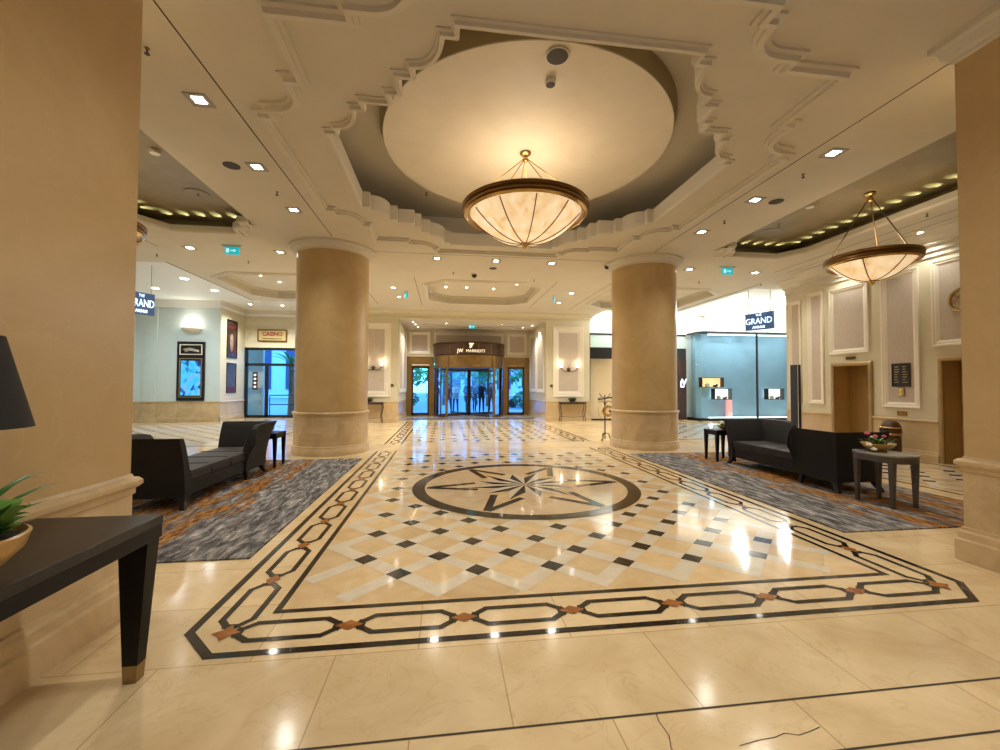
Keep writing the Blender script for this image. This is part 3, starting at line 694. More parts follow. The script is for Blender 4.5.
# winged-beast emblem as a bold angular silhouette
em = [(-.11, .12), (.13, .12), (.10, .06), (.04, .05), (.07, 0), (.03, -.02), (.03, -.11), (-.01, -.07), (-.06, -.12), (-.09, -.06), (-.05, 0), (-.09, .05)]
m = MB(); fb = bend(3.37); n_ = len(em)
m.add([fb(Vector((x, y, .0))) for x, y in em] + [fb(Vector((x, y, .008))) for x, y in em], [tuple(range(n_, 2 * n_))] + [(i, (i + 1) % n_, n_ + (i + 1) % n_, n_ + i) for i in range(n_)], 'letter_warm'); local(m, 'emblem', RD)
A1 = math.acos(1.12 / RR)
for s in (0, 1):
    a0, a1 = (PI, 2 * PI - A1 - (PI - 2 * A1)) if s == 0 else (2 * PI - A1, 2 * PI)
    m = MB(); seg(m, RR - .02, RR - .005, .12, 2.36, a0, a1, 'door_glass'); local(m, 'curved_glass', RD)
    m = MB(); seg(m, RR - .04, RR + .01, 0, .12, a0, a1, 'bronze_dark'); local(m, 'base_rail', RD)
    c, sn = math.cos(a1 if s == 0 else a0) * RR, math.sin(a1 if s == 0 else a0) * RR
    m = MB(); m.box((c - .06, cy + sn - .05, 0), (c + .06, cy + sn + .05, 2.94), 'bronze'); local(m, 'front_post', RD)
    for q in (.45,):
        a = a0 + (a1 - a0) * q; m = MB(); m.tube([(math.cos(a) * RR, cy + math.sin(a) * RR, .1), (math.cos(a) * RR, cy + math.sin(a) * RR, 2.36)], .03, 'bronze_dark'); local(m, 'mullion', RD)
    m = MB(); b0, b1 = (0, PI / 3.2) if s else (PI - PI / 3.2, PI); seg(m, RR - .02, RR - .005, .12, 2.36, b0, b1, 'door_glass'); local(m, 'rear_glass', RD)
for k in range(4):
    a = PI / 2 * k + .55; u = Vector((math.cos(a), math.sin(a), 0)); Mw = plane_M((0, cy, 0), u, (0, 0, 1))
    m = MB(); L = RR - .08
    for (x0, y0, x1, y1) in ((.04, .02, L, .14), (.04, 2.22, L, 2.32), (.04, .02, .10, 2.32), (L - .06, .02, L, 2.32)): m.box((x0, y0, -.02), (x1, y1, .02), 'bronze_dark', M=Mw)
    w = local(m, 'door_wing', RD); m = MB(); m.box((.10, .14, -.004), (L - .06, 2.22, .004), 'door_glass', M=Mw); g = m.build('wing_glass', w, loc=RD.location); g.location = (0, 0, 0)
m = MB(); m.tube([(0, cy, 0), (0, cy, 2.34)], .05, 'bronze_dark', n=12); local(m, 'centre_post', RD)
m = MB(); m.box((-2.9, 18.9, .001), (2.9, 19.55, .012), 'grille_dark'); tag(m.build('entrance_mat'), 'dark entrance mat on the floor before the revolving door', 'mat')

# far rooms: poster wall, glazed side exit
W = MB()
W.box((-14.6, 18.5, 0), (-10.3, 18.8, 4.95), 'wall_cool'); W.box((-10.31, 18.51, 0), (-10.295, 18.82, 4.95), 'wall_olive'); W.box((-14.6, 18.42, 0), (-13.45, 18.5, 4.95), 'wall_cool'); W.box((-13.1, 18.44, 0), (-12.62, 18.5, 4.95), 'wall_cool')
struct(W, 'wall_poster', 'pale wall with the bowl wall light and digital poster', 'wall')
W = MB(); W.box((-10.6, 18.82, 0), (-10.3, 20.58, 4.95), 'wall_olive'); W.box((-10.6, 20.6, 3.22), (-5.2, 20.9, 4.95), 'wall_olive'); W.box((-7.0, 20.6, 0), (-5.2, 20.9, 3.22), 'wall_olive')
struct(W, 'wall_exit', 'cream wall around the glazed side exit', 'wall')
TR = MB(); dado(TR, [(-14.6, 18.42), (-13.45, 18.42), (-13.45, 18.5), (-13.1, 18.5), (-13.1, 18.44), (-12.62, 18.44), (-12.62, 18.5), (-10.3, 18.5)], .80, 'travertine'); dado(TR, [(-10.3, 18.5), (-10.3, 20.6)], .80)
struct(TR, 'baseboard_left', 'stone dado along the poster wall')
TR = MB(); TR.sweep([(-14.6, 18.5), (-10.3, 18.5), (-10.3, 20.6), (-5.2, 20.6)], [(0, 4.60), (.03, 4.60), (.03, 4.64), (.015, 4.66), (.015, 4.76), (.06, 4.78), (.06, 4.83), (.14, 4.92)], 'moulding_paint', closed=False)
struct(TR, 'trim_14', 'plaster cornice above the poster wall')
W = MB(); W.box((-8.6, -5.2, 0), (-8.5, 10.4, HC), 'wall_olive'); struct(W, 'wall_left', 'cream side wall behind the pier')
W = MB(); W.box((-14.7, 10.4, 0), (-14.6, 18.8, 4.95), 'wall_cool'); struct(W, 'wall_gallery', 'pale far end wall of the gallery', 'wall')
W = MB(); W.box((-14.6, 10.3, 0), (-8.6, 10.4, HC), 'wall_cool'); struct(W, 'wall_return', 'pale return wall beside the gallery', 'wall')
W = MB(); W.box((-8.6, -5.3, 0), (9.1, -5.2, HC), 'wall_olive'); struct(W, 'wall_front', 'cream wall at the near end of the lobby')
W = MB(); W.box((14.6, 11.5, 0), (14.7, 18.2, 4.95), 'wall_white'); W.box((9.4, 11.25, 0), (14.7, 11.35, 4.95), 'wall_white'); struct(W, 'wall_side', 'white wall beside the shop front', 'wall')
D = thing('door_3', (-8.65, 20.68, 0), 'black framed glazed side exit below the small red lettered sign', 'door'); D['kind'] = 'structure'
m = MB(); y0, y1 = 20.64, 20.72
for x0, x1, z0, z1 in ((-10.3, -10.17, 0, 3.22), (-7.13, -7.0, 0, 3.22), (-10.3, -7.0, 3.10, 3.22), (-10.3, -7.0, 2.38, 2.50), (-10.3, -7.0, 0, .12), (-9.42, -9.28, 0, 2.38), (-8.05, -7.98, .12, 2.38)): m.box((x0, y0, z0), (x1, y1, z1), 'frame_black')
local(m, 'door_frame', D)
for x0, x1, z0, z1 in ((-10.17, -9.42, .12, 2.38), (-9.28, -8.05, .12, 2.38), (-7.98, -7.13, .12, 2.38), (-10.17, -7.13, 2.5, 3.1)): m = MB(); m.box((x0, 20.675, z0), (x1, 20.685, z1), 'door_glass'); local(m, 'glass_pane', D)
m = MB(); m.box((-9.96, 20.655, 1.28), (-9.74, 20.67, 2.1), 'poster_dark')
for k in range(4): m.ball((-9.85, 20.65, 1.42 + k * .18), .05, 'petal_glow', 1, (1.2, .15, 1))
local(m, 'notice', D)

# ------------------------------------------------------------------ shop front, y ~ 17
SY = 17.0
W = MB(); W.box((5.08, 18.0, 3.86), (14.6, 18.2, 4.95), 'wall_white'); W.box((10.15, SY + .02, 3.92), (14.6, 17.99, 4.95), 'wall_white')
W.box((9.78, SY + .3, 3.92), (10.15, 17.99, 4.95), 'wall_white')
W.box((9.74, 18.02, 0), (14.6, 18.2, 3.86), 'wall_white')
struct(W, 'wall_shop', 'bright white bulkhead above the glazed shop front', 'wall')
S = thing('shop_window', (11.5, SY, 0), 'pale blue glazed shop window with a rounded corner behind the dark sofa', 'shop window')
corner = [(9.75, 17.95), (9.75, 17.4)] + ARC((10.15, 17.4), (9.75, 17.4), (10.15, SY), 8)[1:] + [(14.6, SY)]
m = MB(); m.sweep(corner, [(0, .12), (0, 3.84)], 'shop_glass', closed=False, smooth=True); local(m, 'glass_pane', S)
m = MB(); m.sweep(corner, [(.03, .0), (.03, .12), (-.03, .12), (-.03, 0)], 'frame_black', closed=False); local(m, 'base_rail', S)
m = MB(); m.sweep(corner, [(.03, 3.83), (.03, 3.90), (-.03, 3.90), (-.03, 3.83), (.03, 3.83)], 'frame_black', closed=False); local(m, 'head_rail', S)
m = MB(); m.box((12.45, SY - .02, .12), (12.51, SY + .05, 3.84), 'frame_black'); local(m, 'mullion', S)
m = MB(); m.sweep([(10.0, 18.0), (10.0, 17.75), (10.2, 17.6), (14.6, 17.6)], [(0, .02), (0, 3.86)], 'shop_blue', closed=False); local(m, 'display_backing', S)
for z0, z1 in ((.125, .16), (3.77, 3.81)): m = MB(); m.box((10.25, SY + .12, z0), (14.55, SY + .2, z1), 'strip_white'); local(m, 'light_strip', S)
E_ = thing('shop_entrance', (7.2, 18.0, 0), 'shop entrance with cream lining and dark header behind the marble column', 'shop entrance')
m = MB()
for x0, x1, z0, z1 in ((5.08, 5.16, 0, 3.86), (5.08, 9.69, 3.78, 3.85), (5.08, 9.69, 2.72, 3.22)): m.box((x0, 17.95, z0), (x1, 18.05, z1), 'frame_black')
m.box((5.16, 17.95, 0), (8.7, 18.05, .06), 'frame_black'); local(m, 'door_frame', E_)
m = MB(); m.box((5.16, 17.98, 3.22), (9.69, 17.995, 3.78), 'strip_white'); m.slots[0] = 'box_transom'; local_t = m
emit('box_transom', (.50, .66, .60), .22); local(m, 'transom_light', E_)
m = MB(); m.box((5.16, 18.3, 0), (9.7, 18.35, 3.86), 'shop_cream'); local(m, 'lining', E_)
m = MB(); m.box((8.55, 17.93, 0), (9.69, 18.0, 2.72), 'shop_brown'); local(m, 'brown_panel', E_)
m = MB(); Mt = plane_M((9.52, 17.92, 1.62), (1, 0, 0), (0, 0, 1)); text_mesh(m, 'L', .40, Matrix.Translation((-.05, 0, -.03)) @ Mt, 'letter_glow', weight=.012); text_mesh(m, 'V', .40, Matrix.Translation((.05, 0, .06)) @ Mt, 'letter_glow', weight=.012); local(m, 'monogram', E_)
# lit display boxes in the window
for lab, x0, x1, z0, z1, ms in (('warm lit display box highest in the shop window', 10.0, 11.05, 1.46, 1.90, 'box_warm'), ('white and pink lit display box below the warm one in the shop window', 10.60, 11.42, .92, 1.41, 'box_white'), ('white lit display box alone near the far edge of the shop window', 13.2, 14.0, .92, 1.42, 'box_white')):
    b = thing('display_box', ((x0 + x1) / 2, SY + .32, z0), lab, 'display box')
    m = MB(); fr = .025; y0, y1 = SY + .24, SY + .5
    m.box((x0, y0, z0), (x1, y1, z0 + fr), 'frame_black'); m.box((x0, y0, z1 - fr), (x1, y1, z1), 'frame_black'); m.box((x0, y0, z0), (x0 + fr, y1, z1), 'frame_black'); m.box((x1 - fr, y0, z0), (x1, y1, z1), 'frame_black'); local(m, 'case', b)
    m = MB(); m.box((x0 + fr, y1 - .03, z0 + fr), (x1 - fr, y1 - .01, z1 - fr), ms); local(m, 'lit_back', b)
    m = MB(); k = x0 + .3 * (x1 - x0)
    m.box((k - .09, y0 + .05, z0 + fr), (k + .09, y0 + .13, z0 + .17), 'petal_white', bev=.02); m.tube([(k - .05, y0 + .09, z0 + .17), (k, y0 + .09, z0 + .24), (k + .05, y0 + .09, z0 + .17)], .008, 'brass', n=6); local(m, 'handbag', b)
    m = MB(); k = x0 + .66 * (x1 - x0); m.box((k - .1, y0 + .05, z0 + fr), (k + .05, y0 + .12, z0 + .11), 'sign_navy', bev=.015); m.ball((k + .07, y0 + .09, z0 + .1), .06, 'poster_red' if 'pink' in lab else 'frame_black', 1, (1, .6, 1.2)); local(m, 'ornament', b)
b = thing('display_plinth', (11.36, SY + .3, 0), 'slim pink lit plinth standing in the shop window', 'plinth'); m = MB(); m.box((11.24, SY + .28, .12), (11.46, SY + .42, .91), 'box_pink', bev=.01); local(m, 'shaft', b); m = MB(); m.box((11.22, SY + .26, .0), (11.48, SY + .44, .12), 'frame_black'); local(m, 'foot', b)

# ------------------------------------------------------------------ hanging and wall signs
def grand(x, y, rz, lab):
    t = thing('hanging_sign', (x, y, 3.72 if x > 0 else 3.78), lab, 'sign', rz=rz)
    m = MB(); m.box((-.46, -.05, -.29), (.46, .05, .29), 'sign_blue', bev=.01); o = m.build('sign_box', t)
    m = MB(); Mx = plane_M((0, -.054, 0), (1, 0, 0), (0, 0, 1))
    text_mesh(m, 'THE', .11, Matrix.Translation((0, 0, .205)) @ Mx, 'letter_glow'); text_mesh(m, 'GRAND', .29, Matrix.Translation((0, 0, .0)) @ Mx, 'letter_glow', sx=.86); text_mesh(m, 'AVENUE', .11, Matrix.Translation((0, 0, -.205)) @ Mx, 'letter_glow', weight=.002)
    m.build('lettering', t)
    for k in (-.36, .36): m = MB(); m.tube([(k, 0, .29), (k, 0, 1.18)], .008, 'brass_dark', n=6); m.build('hanger', t)
    return t
grand(9.36, 13.0, math.radians(-68), 'navy hanging sign with white lettering over the pale blue shop window')
g_ = grand(-9.70, 13.0, math.radians(62), 'navy hanging sign with white lettering beside the pale poster wall'); g_.scale = (.72, 1, 1.06)
def plaque(name, cat, lab, M, w, h, frame, face, depth=.04, fw=.04, parts=None, loc=None):
    t = thing(name, M.translation, lab, cat)
    m = MB(); m.sweep([(-w / 2, -h / 2), (w / 2, -h / 2), (w / 2, h / 2), (-w / 2, h / 2)], [(0, 0), (0, depth), (-fw, depth), (-fw, depth * .5)], frame, M=M); local(m, 'frame', t)
    m = MB(); m.flat([(-w / 2 + fw * .8, -h / 2 + fw * .8), (w / 2 - fw * .8, -h / 2 + fw * .8), (w / 2 - fw * .8, h / 2 - fw * .8), (-w / 2 + fw * .8, h / 2 - fw * .8)], depth * .5, face, M=M); local(m, 'face', t)
    return t
# digital poster cabinet
Mp = plane_M((-11.36, 18.5, 2.05), (1, 0, 0), (0, 0, 1))
t = plaque('digital_poster', 'screen', 'tall black digital poster with a bright blue picture under the bowl wall light', Mp, 1.02, 2.38, 'frame_black', 'frame_black', .07, .06)
m = MB(); m.box((-.36, -.98, .05), (.36, .42, .062), 'screen_picture', M=Mp); local(m, 'screen', t)
m = MB(); m.sweep([(-.42, -1.06), (.42, -1.06), (.42, .52), (-.42, .52)], [(0, .04), (0, .075), (-.03, .075), (-.03, .05)], 'bronze_pale', M=Mp); m.sweep([(-.42, .66), (.42, .66), (.42, 1.08), (-.42, 1.08)], [(0, .04), (0, .075), (-.035, .075), (-.035, .05)], 'panel_white', M=Mp); local(m, 'inner_frame', t)
m = MB()
for k in range(4): m.tube([Mp @ Vector((-.30 + .03 * k, .86 - .035 * k + .02, .06)), Mp @ Vector((-.05, .93 - .03 * k, .06)), Mp @ Vector((.30, .84 - .02 * k, .06))], .008, 'panel_white', n=5)
local(m, 'motif', t)
Mq = plane_M((-10.3, 19.55, 3.24), (0, 1, 0), (0, 0, 1))
def wp(z, y=19.42): return plane_M((-10.3, y, z), (0, 1, 0), (0, 0, 1))
t = plaque('poster', 'poster', 'tall dark poster with a red top band hung upper on the cream side wall', wp(3.46), .86, 1.62, 'frame_black', 'poster_dark', .04, .05)
m = MB(); m.box((-.34, .44, .025), (.34, .60, .03), 'poster_wine', M=wp(3.46)); m.ball((0, 0, 0), 1, 'poster_fig', 2, (.15, .40, .01), M=wp(3.4) @ Matrix.Translation((-.05, -.1, .03))); m.ball((0, 0, 0), 1, 'poster_wine', 2, (.14, .24, .01), M=wp(3.4) @ Matrix.Translation((.18, -.35, .03))); local(m, 'artwork', t)
t = plaque('poster', 'poster', 'navy poster with a dark red foot hung lower on the cream side wall', wp(1.80), .80, 1.28, 'frame_black', 'poster_navy', .03, .03)
m = MB(); m.box((-.37, -.60, .018), (.37, -.38, .024), 'poster_wine', M=wp(1.80)); local(m, 'foot_band', t)
Ms = plane_M((-9.1, 20.6, 3.78), (1, 0, 0), (0, 0, 1))
t = plaque('wall_sign', 'sign', 'small cream sign with red lettering above the glazed side exit', Ms, 1.28, .56, 'brass_dark', 'sign_cream', .06, .05)
m = MB(); text_mesh(m, 'CASINO', .25, Matrix.Translation((0, -.035, .06)) @ Ms, 'poster_red', sx=.95, weight=.008)
m.box((-.42, -.17, .03), (.42, -.13, .036), 'brass_dark', M=Ms); local(m, 'lettering', t)
# directory plaque, call plate, brass plate, clock on the lift wall
Md = plane_M((X, 7.845, 1.76), (0, -1, 0), (0, 0, 1))
t = plaque('directory_plaque', 'plaque', 'black directory plaque with gold lines on the panel between the lifts', Matrix.Translation((-.012, 0, 0)) @ Md, .37, .50, 'black_metal', 'black_metal', .02, .012)
for k in range(7):
    for j in range(2):
        m = MB(); w_ = random.uniform(.06, .12); x_ = -.13 if j == 0 else .03; m.box((x_, .17 - k * .055, .024), (x_ + w_, .182 - k * .055, .026), 'gold_ink', M=Md); local(m, 'lettering', t)
t = thing('call_plate', (X, 7.85, 1.39), 'brass lift call plate under the black directory plaque', 'call plate')
m = MB(); m.box((X - .03, 7.79, 1.30), (X - .008, 7.91, 1.48), 'brass', bev=.006); local(m, 'plate', t)
for k in (1.35, 1.43): m = MB(); m.lathe([(0.001, .012), (.02, .012), (.022, 0)], 'panel_white', n=12, M=plane_M((X - .03, 7.85, k), (0, -1, 0), (0, 0, 1))); local(m, 'button', t)
t = thing('number_sign', (X, 7.85, .93), 'small brass plate with dark numerals above the dado under the tall panel', 'plate')
m = MB(); m.box((X - .012, 7.75, .89), (X - .001, 7.95, .985), 'brass_dark'); local(m, 'plate', t)
Mn = plane_M((X - .014, 7.85, .937), (0, -1, 0), (0, 0, 1))
for k, ch_ in enumerate('141'): m = MB(); text_mesh(m, ch_, .07, Mn @ Matrix.Translation(((k - 1) * .055, 0, 0)), 'brass', ext=.002); local(m, 'numeral', t)
Mc = plane_M((X - .012, 6.72, 3.16), (0, -1, 0), (0, 0, 1))
t = thing('wall_clock', Mc.translation, 'gilt round clock on the framed panel beside the pier', 'clock')
m = MB(); m.lathe([(.19, .0), (.22, .0), (.235, .02), (.225, .045), (.20, .05), (.185, .03), (.185, 0)], 'brass', n=48, M=Mc); local(m, 'rim', t)
m = MB(); m.lathe([(.001, .015), (.19, .015)], 'fabric_panel', n=48, M=Mc); m.lathe([(.09, .018), (.105, .018)], 'brass', n=32, M=Mc); local(m, 'dial', t)
for k in range(12): m = MB(); a = k * PI / 6; m.strip((.125 * math.cos(a), .125 * math.sin(a)), (.18 * math.cos(a), .18 * math.sin(a)), .016, .02, 'brass', M=Mc); local(m, 'hour_mark', t)
for L_, a in ((.09, 2.2), (.15, .9)): m = MB(); m.prism([(-.008, 0), (.008, 0), (.003, L_), (-.003, L_)], .024, .028, 'brass_dark', M=Mc @ Matrix.Rotation(a, 4, 'Z')); local(m, 'hand', t)
# wall plates by the entrance alcove
for s in (-1, 1):
    t = thing('switch_plate', (s * 3.36, YE, 1.5), 'small brass plate on the cream pilaster beside the entrance alcove, ' + ('console table side' if s < 0 else 'shop side'), 'plate')
    m = MB(); m.box((s * 3.36 - .06, YE - .015, 1.44), (s * 3.36 + .06, YE - .002, 1.56), 'brass_dark'); local(m, 'plate', t)
    m = MB(); m.ball((s * 3.36, YE - .016, 1.5), .02, 'brass', 1); local(m, 'button', t)

# exit signs
def exit_sign(x, y, zt, lab, rz=0., z1=None):
    t = thing('exit_sign', (x, y, zt), lab, 'exit sign', rz=rz)
    m = MB(); m.box((-.145, -.025, -.20), (.145, .025, -.04), 'exit_cyan', bev=.006); m.build('light_box', t)
    m = MB(); Mx = plane_M((0, -.027, -.12), (1, 0, 0), (0, 0, 1))
    m.box((-.11, -.045, 0), (-.05, .045, .002), 'exit_white', M=Mx); m.prism([(-.02, -.010), (.05, -.010), (.05, -.035), (.10, 0), (.05, .035), (.05, .010), (-.02, .010)], 0, .002, 'exit_white', M=Mx); m.build('pictogram', t)
    m = MB(); m.box((-.20, -.03, -.03), (.20, .03, 0.), 'white_plastic'); m.build('housing', t)
    return t
exit_sign(-5.92, 10.0, 4.6, 'cyan exit sign under the ceiling beside the marble column, lamp shade side')
exit_sign(6.02, 10.0, 4.6, 'cyan exit sign under the ceiling between the column and the lift wall')
exit_sign(-.02, 18.9, 4.27, 'cyan exit sign over the revolving door alcove')
exit_sign(2.52, 14.2, 4.6, 'cyan exit sign seen edge-on beside the octagonal coffer', rz=math.radians(72))
exit_sign(-2.5, 14.2, 4.6, 'cyan exit sign seen edge-on near the round column beyond the tray', rz=math.radians(-72))

# ------------------------------------------------------------------ bowl lamps
def bowl_lamp(name, loc, R, zrim, zbot, ribs, rods, lab, cat='hanging lamp'):
    x, y, zc = loc; t = thing(name, loc, lab, cat)
    H = zrim - zbot
    def P(p): return p
    m = MB(); m.lathe([(.001, 0), (.075, 0), (.085, -.012), (.07, -.03), (.04, -.045), (.035, -.06)], 'brass', n=24); m.ball((0, 0, -.095), .05, 'brass', 2); m.build('canopy', t)
    zr = zrim - zc
    for k in range(rods):
        a = 2 * PI * (k + .25) / rods; m = MB(); m.tube([(.035 * math.cos(a), .035 * math.sin(a), -.10), (R * .88 * math.cos(a), R * .88 * math.sin(a), zr + .06)], .008 if rods > 3 else .010, 'brass_dark' if rods == 3 else 'brass', n=6); m.build('rod', t)
    prof = []
    r0 = R * .90
    for i in range(17):
        q = 1 - i / 16; prof.append((max(.001, r0 * q), zr - H * (1 - q ** 2.1)))
    m = MB(); m.lathe(prof, 'alabaster', n=64); m.build('bowl', t)
    m = MB(); m.lathe([(r0 * .97, zr + .06), (R * .97, zr + .075), (R, zr + .06), (R * 1.0, zr + .03), (R * .965, zr + .015), (R * .985, zr - .01), (R * .985, zr - .03), (R * .95, zr - .04), (R * .955, zr - .065), (R * .90, zr - .075), (r0 * .97, zr - .03), (r0 * .97, zr + .06)], 'brass_dark', n=72)
    m.lathe([(R * .956, zr - .045), (R * .962, zr - .06), (R * .92, zr - .085), (R * .905, zr - .07)], 'brass', n=72); m.lathe([(R * .99, zr + .03), (R * .975, zr + .02), (R * .99, zr + .005)], 'brass', n=72); m.build('rim', t)
    for k in range(ribs):
        a = 2 * PI * (k + .5) / ribs; m = MB(); m.tube([(r * 1.006 * math.cos(a), r * 1.006 * math.sin(a), z - .004) for r, z in prof[1:-1]], .009, 'brass_dark', n=5); m.build('rib', t)
    m = MB(); m.lathe([(.001, 0.02), (.07, .015), (.075, 0), (.05, -.02), (.055, -.035), (.03, -.05), (.035, -.07), (.001, -.085)], 'brass', n=20, c=(0, 0, zbot - zc + .005)); m.build('finial', t)
    return t
bowl_lamp('bowl_chandelier', (0, YC, 5.09), .97, 4.16, 3.68, 10, 6, 'large alabaster bowl lamp on brass rods under the round ceiling disc')
bowl_lamp('bowl_pendant', (6.08, 6.34, 4.85), .67, 3.68, 3.33, 6, 3, 'alabaster bowl pendant on three rods hanging before the lift wall')
bowl_lamp('bowl_pendant', (-6.08, 6.34, 4.85), .67, 3.68, 3.33, 6, 3, 'bowl pendant peeping out from behind the square pier')

# ------------------------------------------------------------------ recessed lights
def mk_square(loc, lab, grp):
    t = thing('downlight', loc, lab, 'downlight', grp)
    m = MB(); m.sweep([(-.10, -.10), (.10, -.10), (.10, .10), (-.10, .10)], [(.015, 0), (.015, -.010), (-.012, -.010), (-.045, -.003)], 'trim_grey'); m.box((-.115, -.115, -.002), (.115, .115, -.001), 'grille_dark'); m.build('trim_frame', t)
    m = MB(); m.flat([(-.058, .058), (.058, .058), (.058, -.058), (-.058, -.058)], -.004, 'bulb_cool'); m.build('lens', t); return t
def mk_round(loc, lab, grp, r=.085, mm='bulb_round'):
    t = thing('round_downlight', loc, lab, 'downlight', grp)
    m = MB(); m.lathe([(r + .03, -.001), (r + .028, -.012), (r, -.012), (r - .01, -.003)], 'white_plastic', n=24); m.build('trim_ring', t)
    m = MB(); m.lathe([(.001, -.006), (r, -.006)], mm, n=24); m.build('lens', t); return t
ords = ['first', 'second', 'third', 'fourth', 'fifth', 'sixth']
LAMPS = []          # (x, y, z, kind)
proto_s = None
def sq(x, y, lab, grp, z=HC):
    global proto_s
    if proto_s is None: proto_s = mk_square((x, y, z), lab, grp)
    else: dup(proto_s, (x, y, z), None, lab, grp)
    LAMPS.append((x, y, z, 'sq'))
for s in (-1, 1):
    for k, y in enumerate((7.80, 6.32, 4.90)):
        sq(s * 3.88, y, '%s square downlight from the round column in the strip on the %s' % (ords[k], 'lamp shade side' if s < 0 else 'lift side'), 'square downlights along the aisle strips')
for k, x in enumerate((-1.42, .03, 1.45)):
    sq(x, 10.32, 'square downlight beyond the tray, %s of three counted from the poster wall' % ords[k], 'square downlights between the round columns')
sq(-6.95, 10.3, 'square downlight over the gallery, farther from the column of two', 'square downlights beside the column by the poster wall'); sq(-5.04, 10.35, 'square downlight close beside the capital of the column by the poster wall', 'square downlights beside the column by the poster wall')
sq(5.2, 10.36, 'square downlight close beside the capital of the column by the shop', 'square downlights beside the column by the shop'); sq(7.15, 10.42, 'square downlight between the exit sign and the lift wall', 'square downlights beside the column by the shop')
for x, y in ((-1.42, 2.36), (.03, 2.36), (1.45, 2.36), (3.88, 3.4), (-3.88, 3.4), (-1.42, -.5), (.03, -.5), (1.45, -.5), (-1.42, -3), (1.45, -3)): LAMPS.append((x, y, HC, 'behind'))
proto_r = None
def rd(x, y, lab, grp, z, r=.085, mm='bulb_round', kind='round'):
    mk_round((x, y, z), lab, grp, r, mm); LAMPS.append((x, y, z, kind))
for x, y, l in ((-9.55, 14.7, 'nearest the ceiling step'), (-11.4, 16.3, 'farthest along the gallery'), (-9.5, 16.4, 'nearest the cornice corner')): rd(x, y, 'round white downlight over the poster gallery, ' + l, 'round gallery downlights', 4.915, .11, kind='cool')
for x, y, l in ((9.65, 14.2, 'above the rounded glass corner'), (11.6, 14.4, 'beside the hanging navy sign')): rd(x, y, 'round white downlight before the shop, ' + l, 'round downlights before the shop', 4.915, .11, kind='cool')
k = 0
for x, y, l in ((-2.85, 13.6, 'nearer of two between column by poster wall and coffer'), (-2.82, 15.0, 'farther of two between column by poster wall and coffer'), (2.97, 13.6, 'nearer of two between coffer and column by shop'), (2.97, 15.2, 'farther of two between coffer and column by shop')): rd(x, y, 'small round ceiling light, ' + l, 'round ceiling lights before the entrance', HC, .07, kind='mid')
cf = [(-1.2, 13.5), (-1.2, 14.2), (-.51, 14.2), (.42, 14.25), (1.1, 13.5), (1.1, 12.9)]
for k, (x, y) in enumerate(cf): rd(x, y, '%s tiny spotlight inside the octagonal coffer by the entrance, counted from its poster-wall end' % ords[k], 'coffer spotlights', HC + .212, .04, 'bulb_small', 'tiny')
for k, (x, y) in enumerate(((-6.78, 12.9), (-6.75, 13.5), (-6.5, 14.3), (-5.4, 14.6))): rd(x, y, '%s tiny spotlight inside the octagonal coffer near the posters' % ords[k], 'coffer spotlights near the posters', HC + .212, .04, 'bulb_small', 'tiny')
for k, (x, y) in enumerate(((-9.4, 19.0), (-8.15, 19.1))): rd(x, y, '%s small spotlight in the ceiling before the glazed side exit' % ords[k], 'spotlights before the side exit', 4.915, .06, 'bulb_small', 'mid')
for k, (x, y) in enumerate(((-2.6, 18.7), (-2.55, 19.4), (-2.5, 20.3), (-1.15, 18.9), (-1.15, 20.4), (1.35, 18.9), (1.1, 20.4), (2.45, 19.7), (2.75, 19.0))): rd(x, y, 'tiny spotlight in the alcove ceiling over the doors, number %d from the console table side' % (k + 1), 'alcove spotlights', ZA, .045, 'bulb_small', 'tiny')

for x, y, l in ((8.2, 7.2, 'above the tall panel with the directory'), (8.2, 9.0, 'above the doorway beside the narrow panel')): rd(x, y, 'small round light in the boards ' + l, 'wall washers by the lift wall', HC, .05, 'bulb_small', 'none')
# small ceiling fittings
def sprinkler(x, y, z, lab, grp):
    t = thing('hanging_sprinkler', (x, y, z), lab, 'sprinkler', grp)
    m = MB(); m.lathe([(.022, 0), (.022, -.006), (.009, -.008), (.009, -.04)], 'brass_dark', n=12); m.build('stem', t)
    m = MB(); m.lathe([(.001, -.058), (.022, -.058), (.022, -.052), (.008, -.04)], 'sprinkler_black', n=12); m.build('deflector', t)
for x, y, z, l in ((-3.95, 4.2, HC, 'beside the square downlight nearest the pier, lamp shade side'), (-3.9, 7.1, HC, 'between the two farther downlights, lamp shade side'), (3.95, 5.45, HC, 'between the two nearer downlights, lift side'), (3.95, 7.2, HC, 'between the two farther downlights, lift side'), (-6.1, 11.2, HC, 'beside the exit sign by the poster wall'), (-8.0, 10.9, HC, 'at the edge of the raised gallery ceiling'), (6.2, 11.5, HC, 'beside the exit sign by the lifts'), (8.2, 11.5, HC, 'near the corner of the lift wall'), (-1.0, 11.5, HC, 'beyond the tray beside the octagonal coffer'), (1.35, 12.0, HC, 'before the octagonal coffer, shop side'), (-1.85, 4.1, 5.33, 'inside the tray near its stepped corner, lamp shade side'), (1.95, 4.1, 5.33, 'inside the tray near its stepped corner, lift side'), (-1.6, 8.4, 5.33, 'inside the tray behind the bowl lamp'), (7.3, 6.4, HC, 'in the boards above the framed clock panel'), (5.6, 7.8, 4.86, 'in the bronze cove bay before the lifts'), (-5.5, 7.9, 4.86, 'in the bronze cove bay beside the pier')):
    sprinkler(x, y, z, 'small dark sprinkler head ' + l, None)
def flatdisc(name, cat, x, y, z, r, lab, m1, m2, h=.03):
    t = thing(name, (x, y, z), lab, cat)
    m = MB(); m.lathe([(r, 0), (r, -h * .5), (r * .9, -h)], m1, n=32); m.build('rim', t)
    m = MB(); m.lathe([(r * .9, -h), (r * .5, -h * 1.1), (.001, -h * 1.1)], m2, n=32); m.build('grille', t); return t
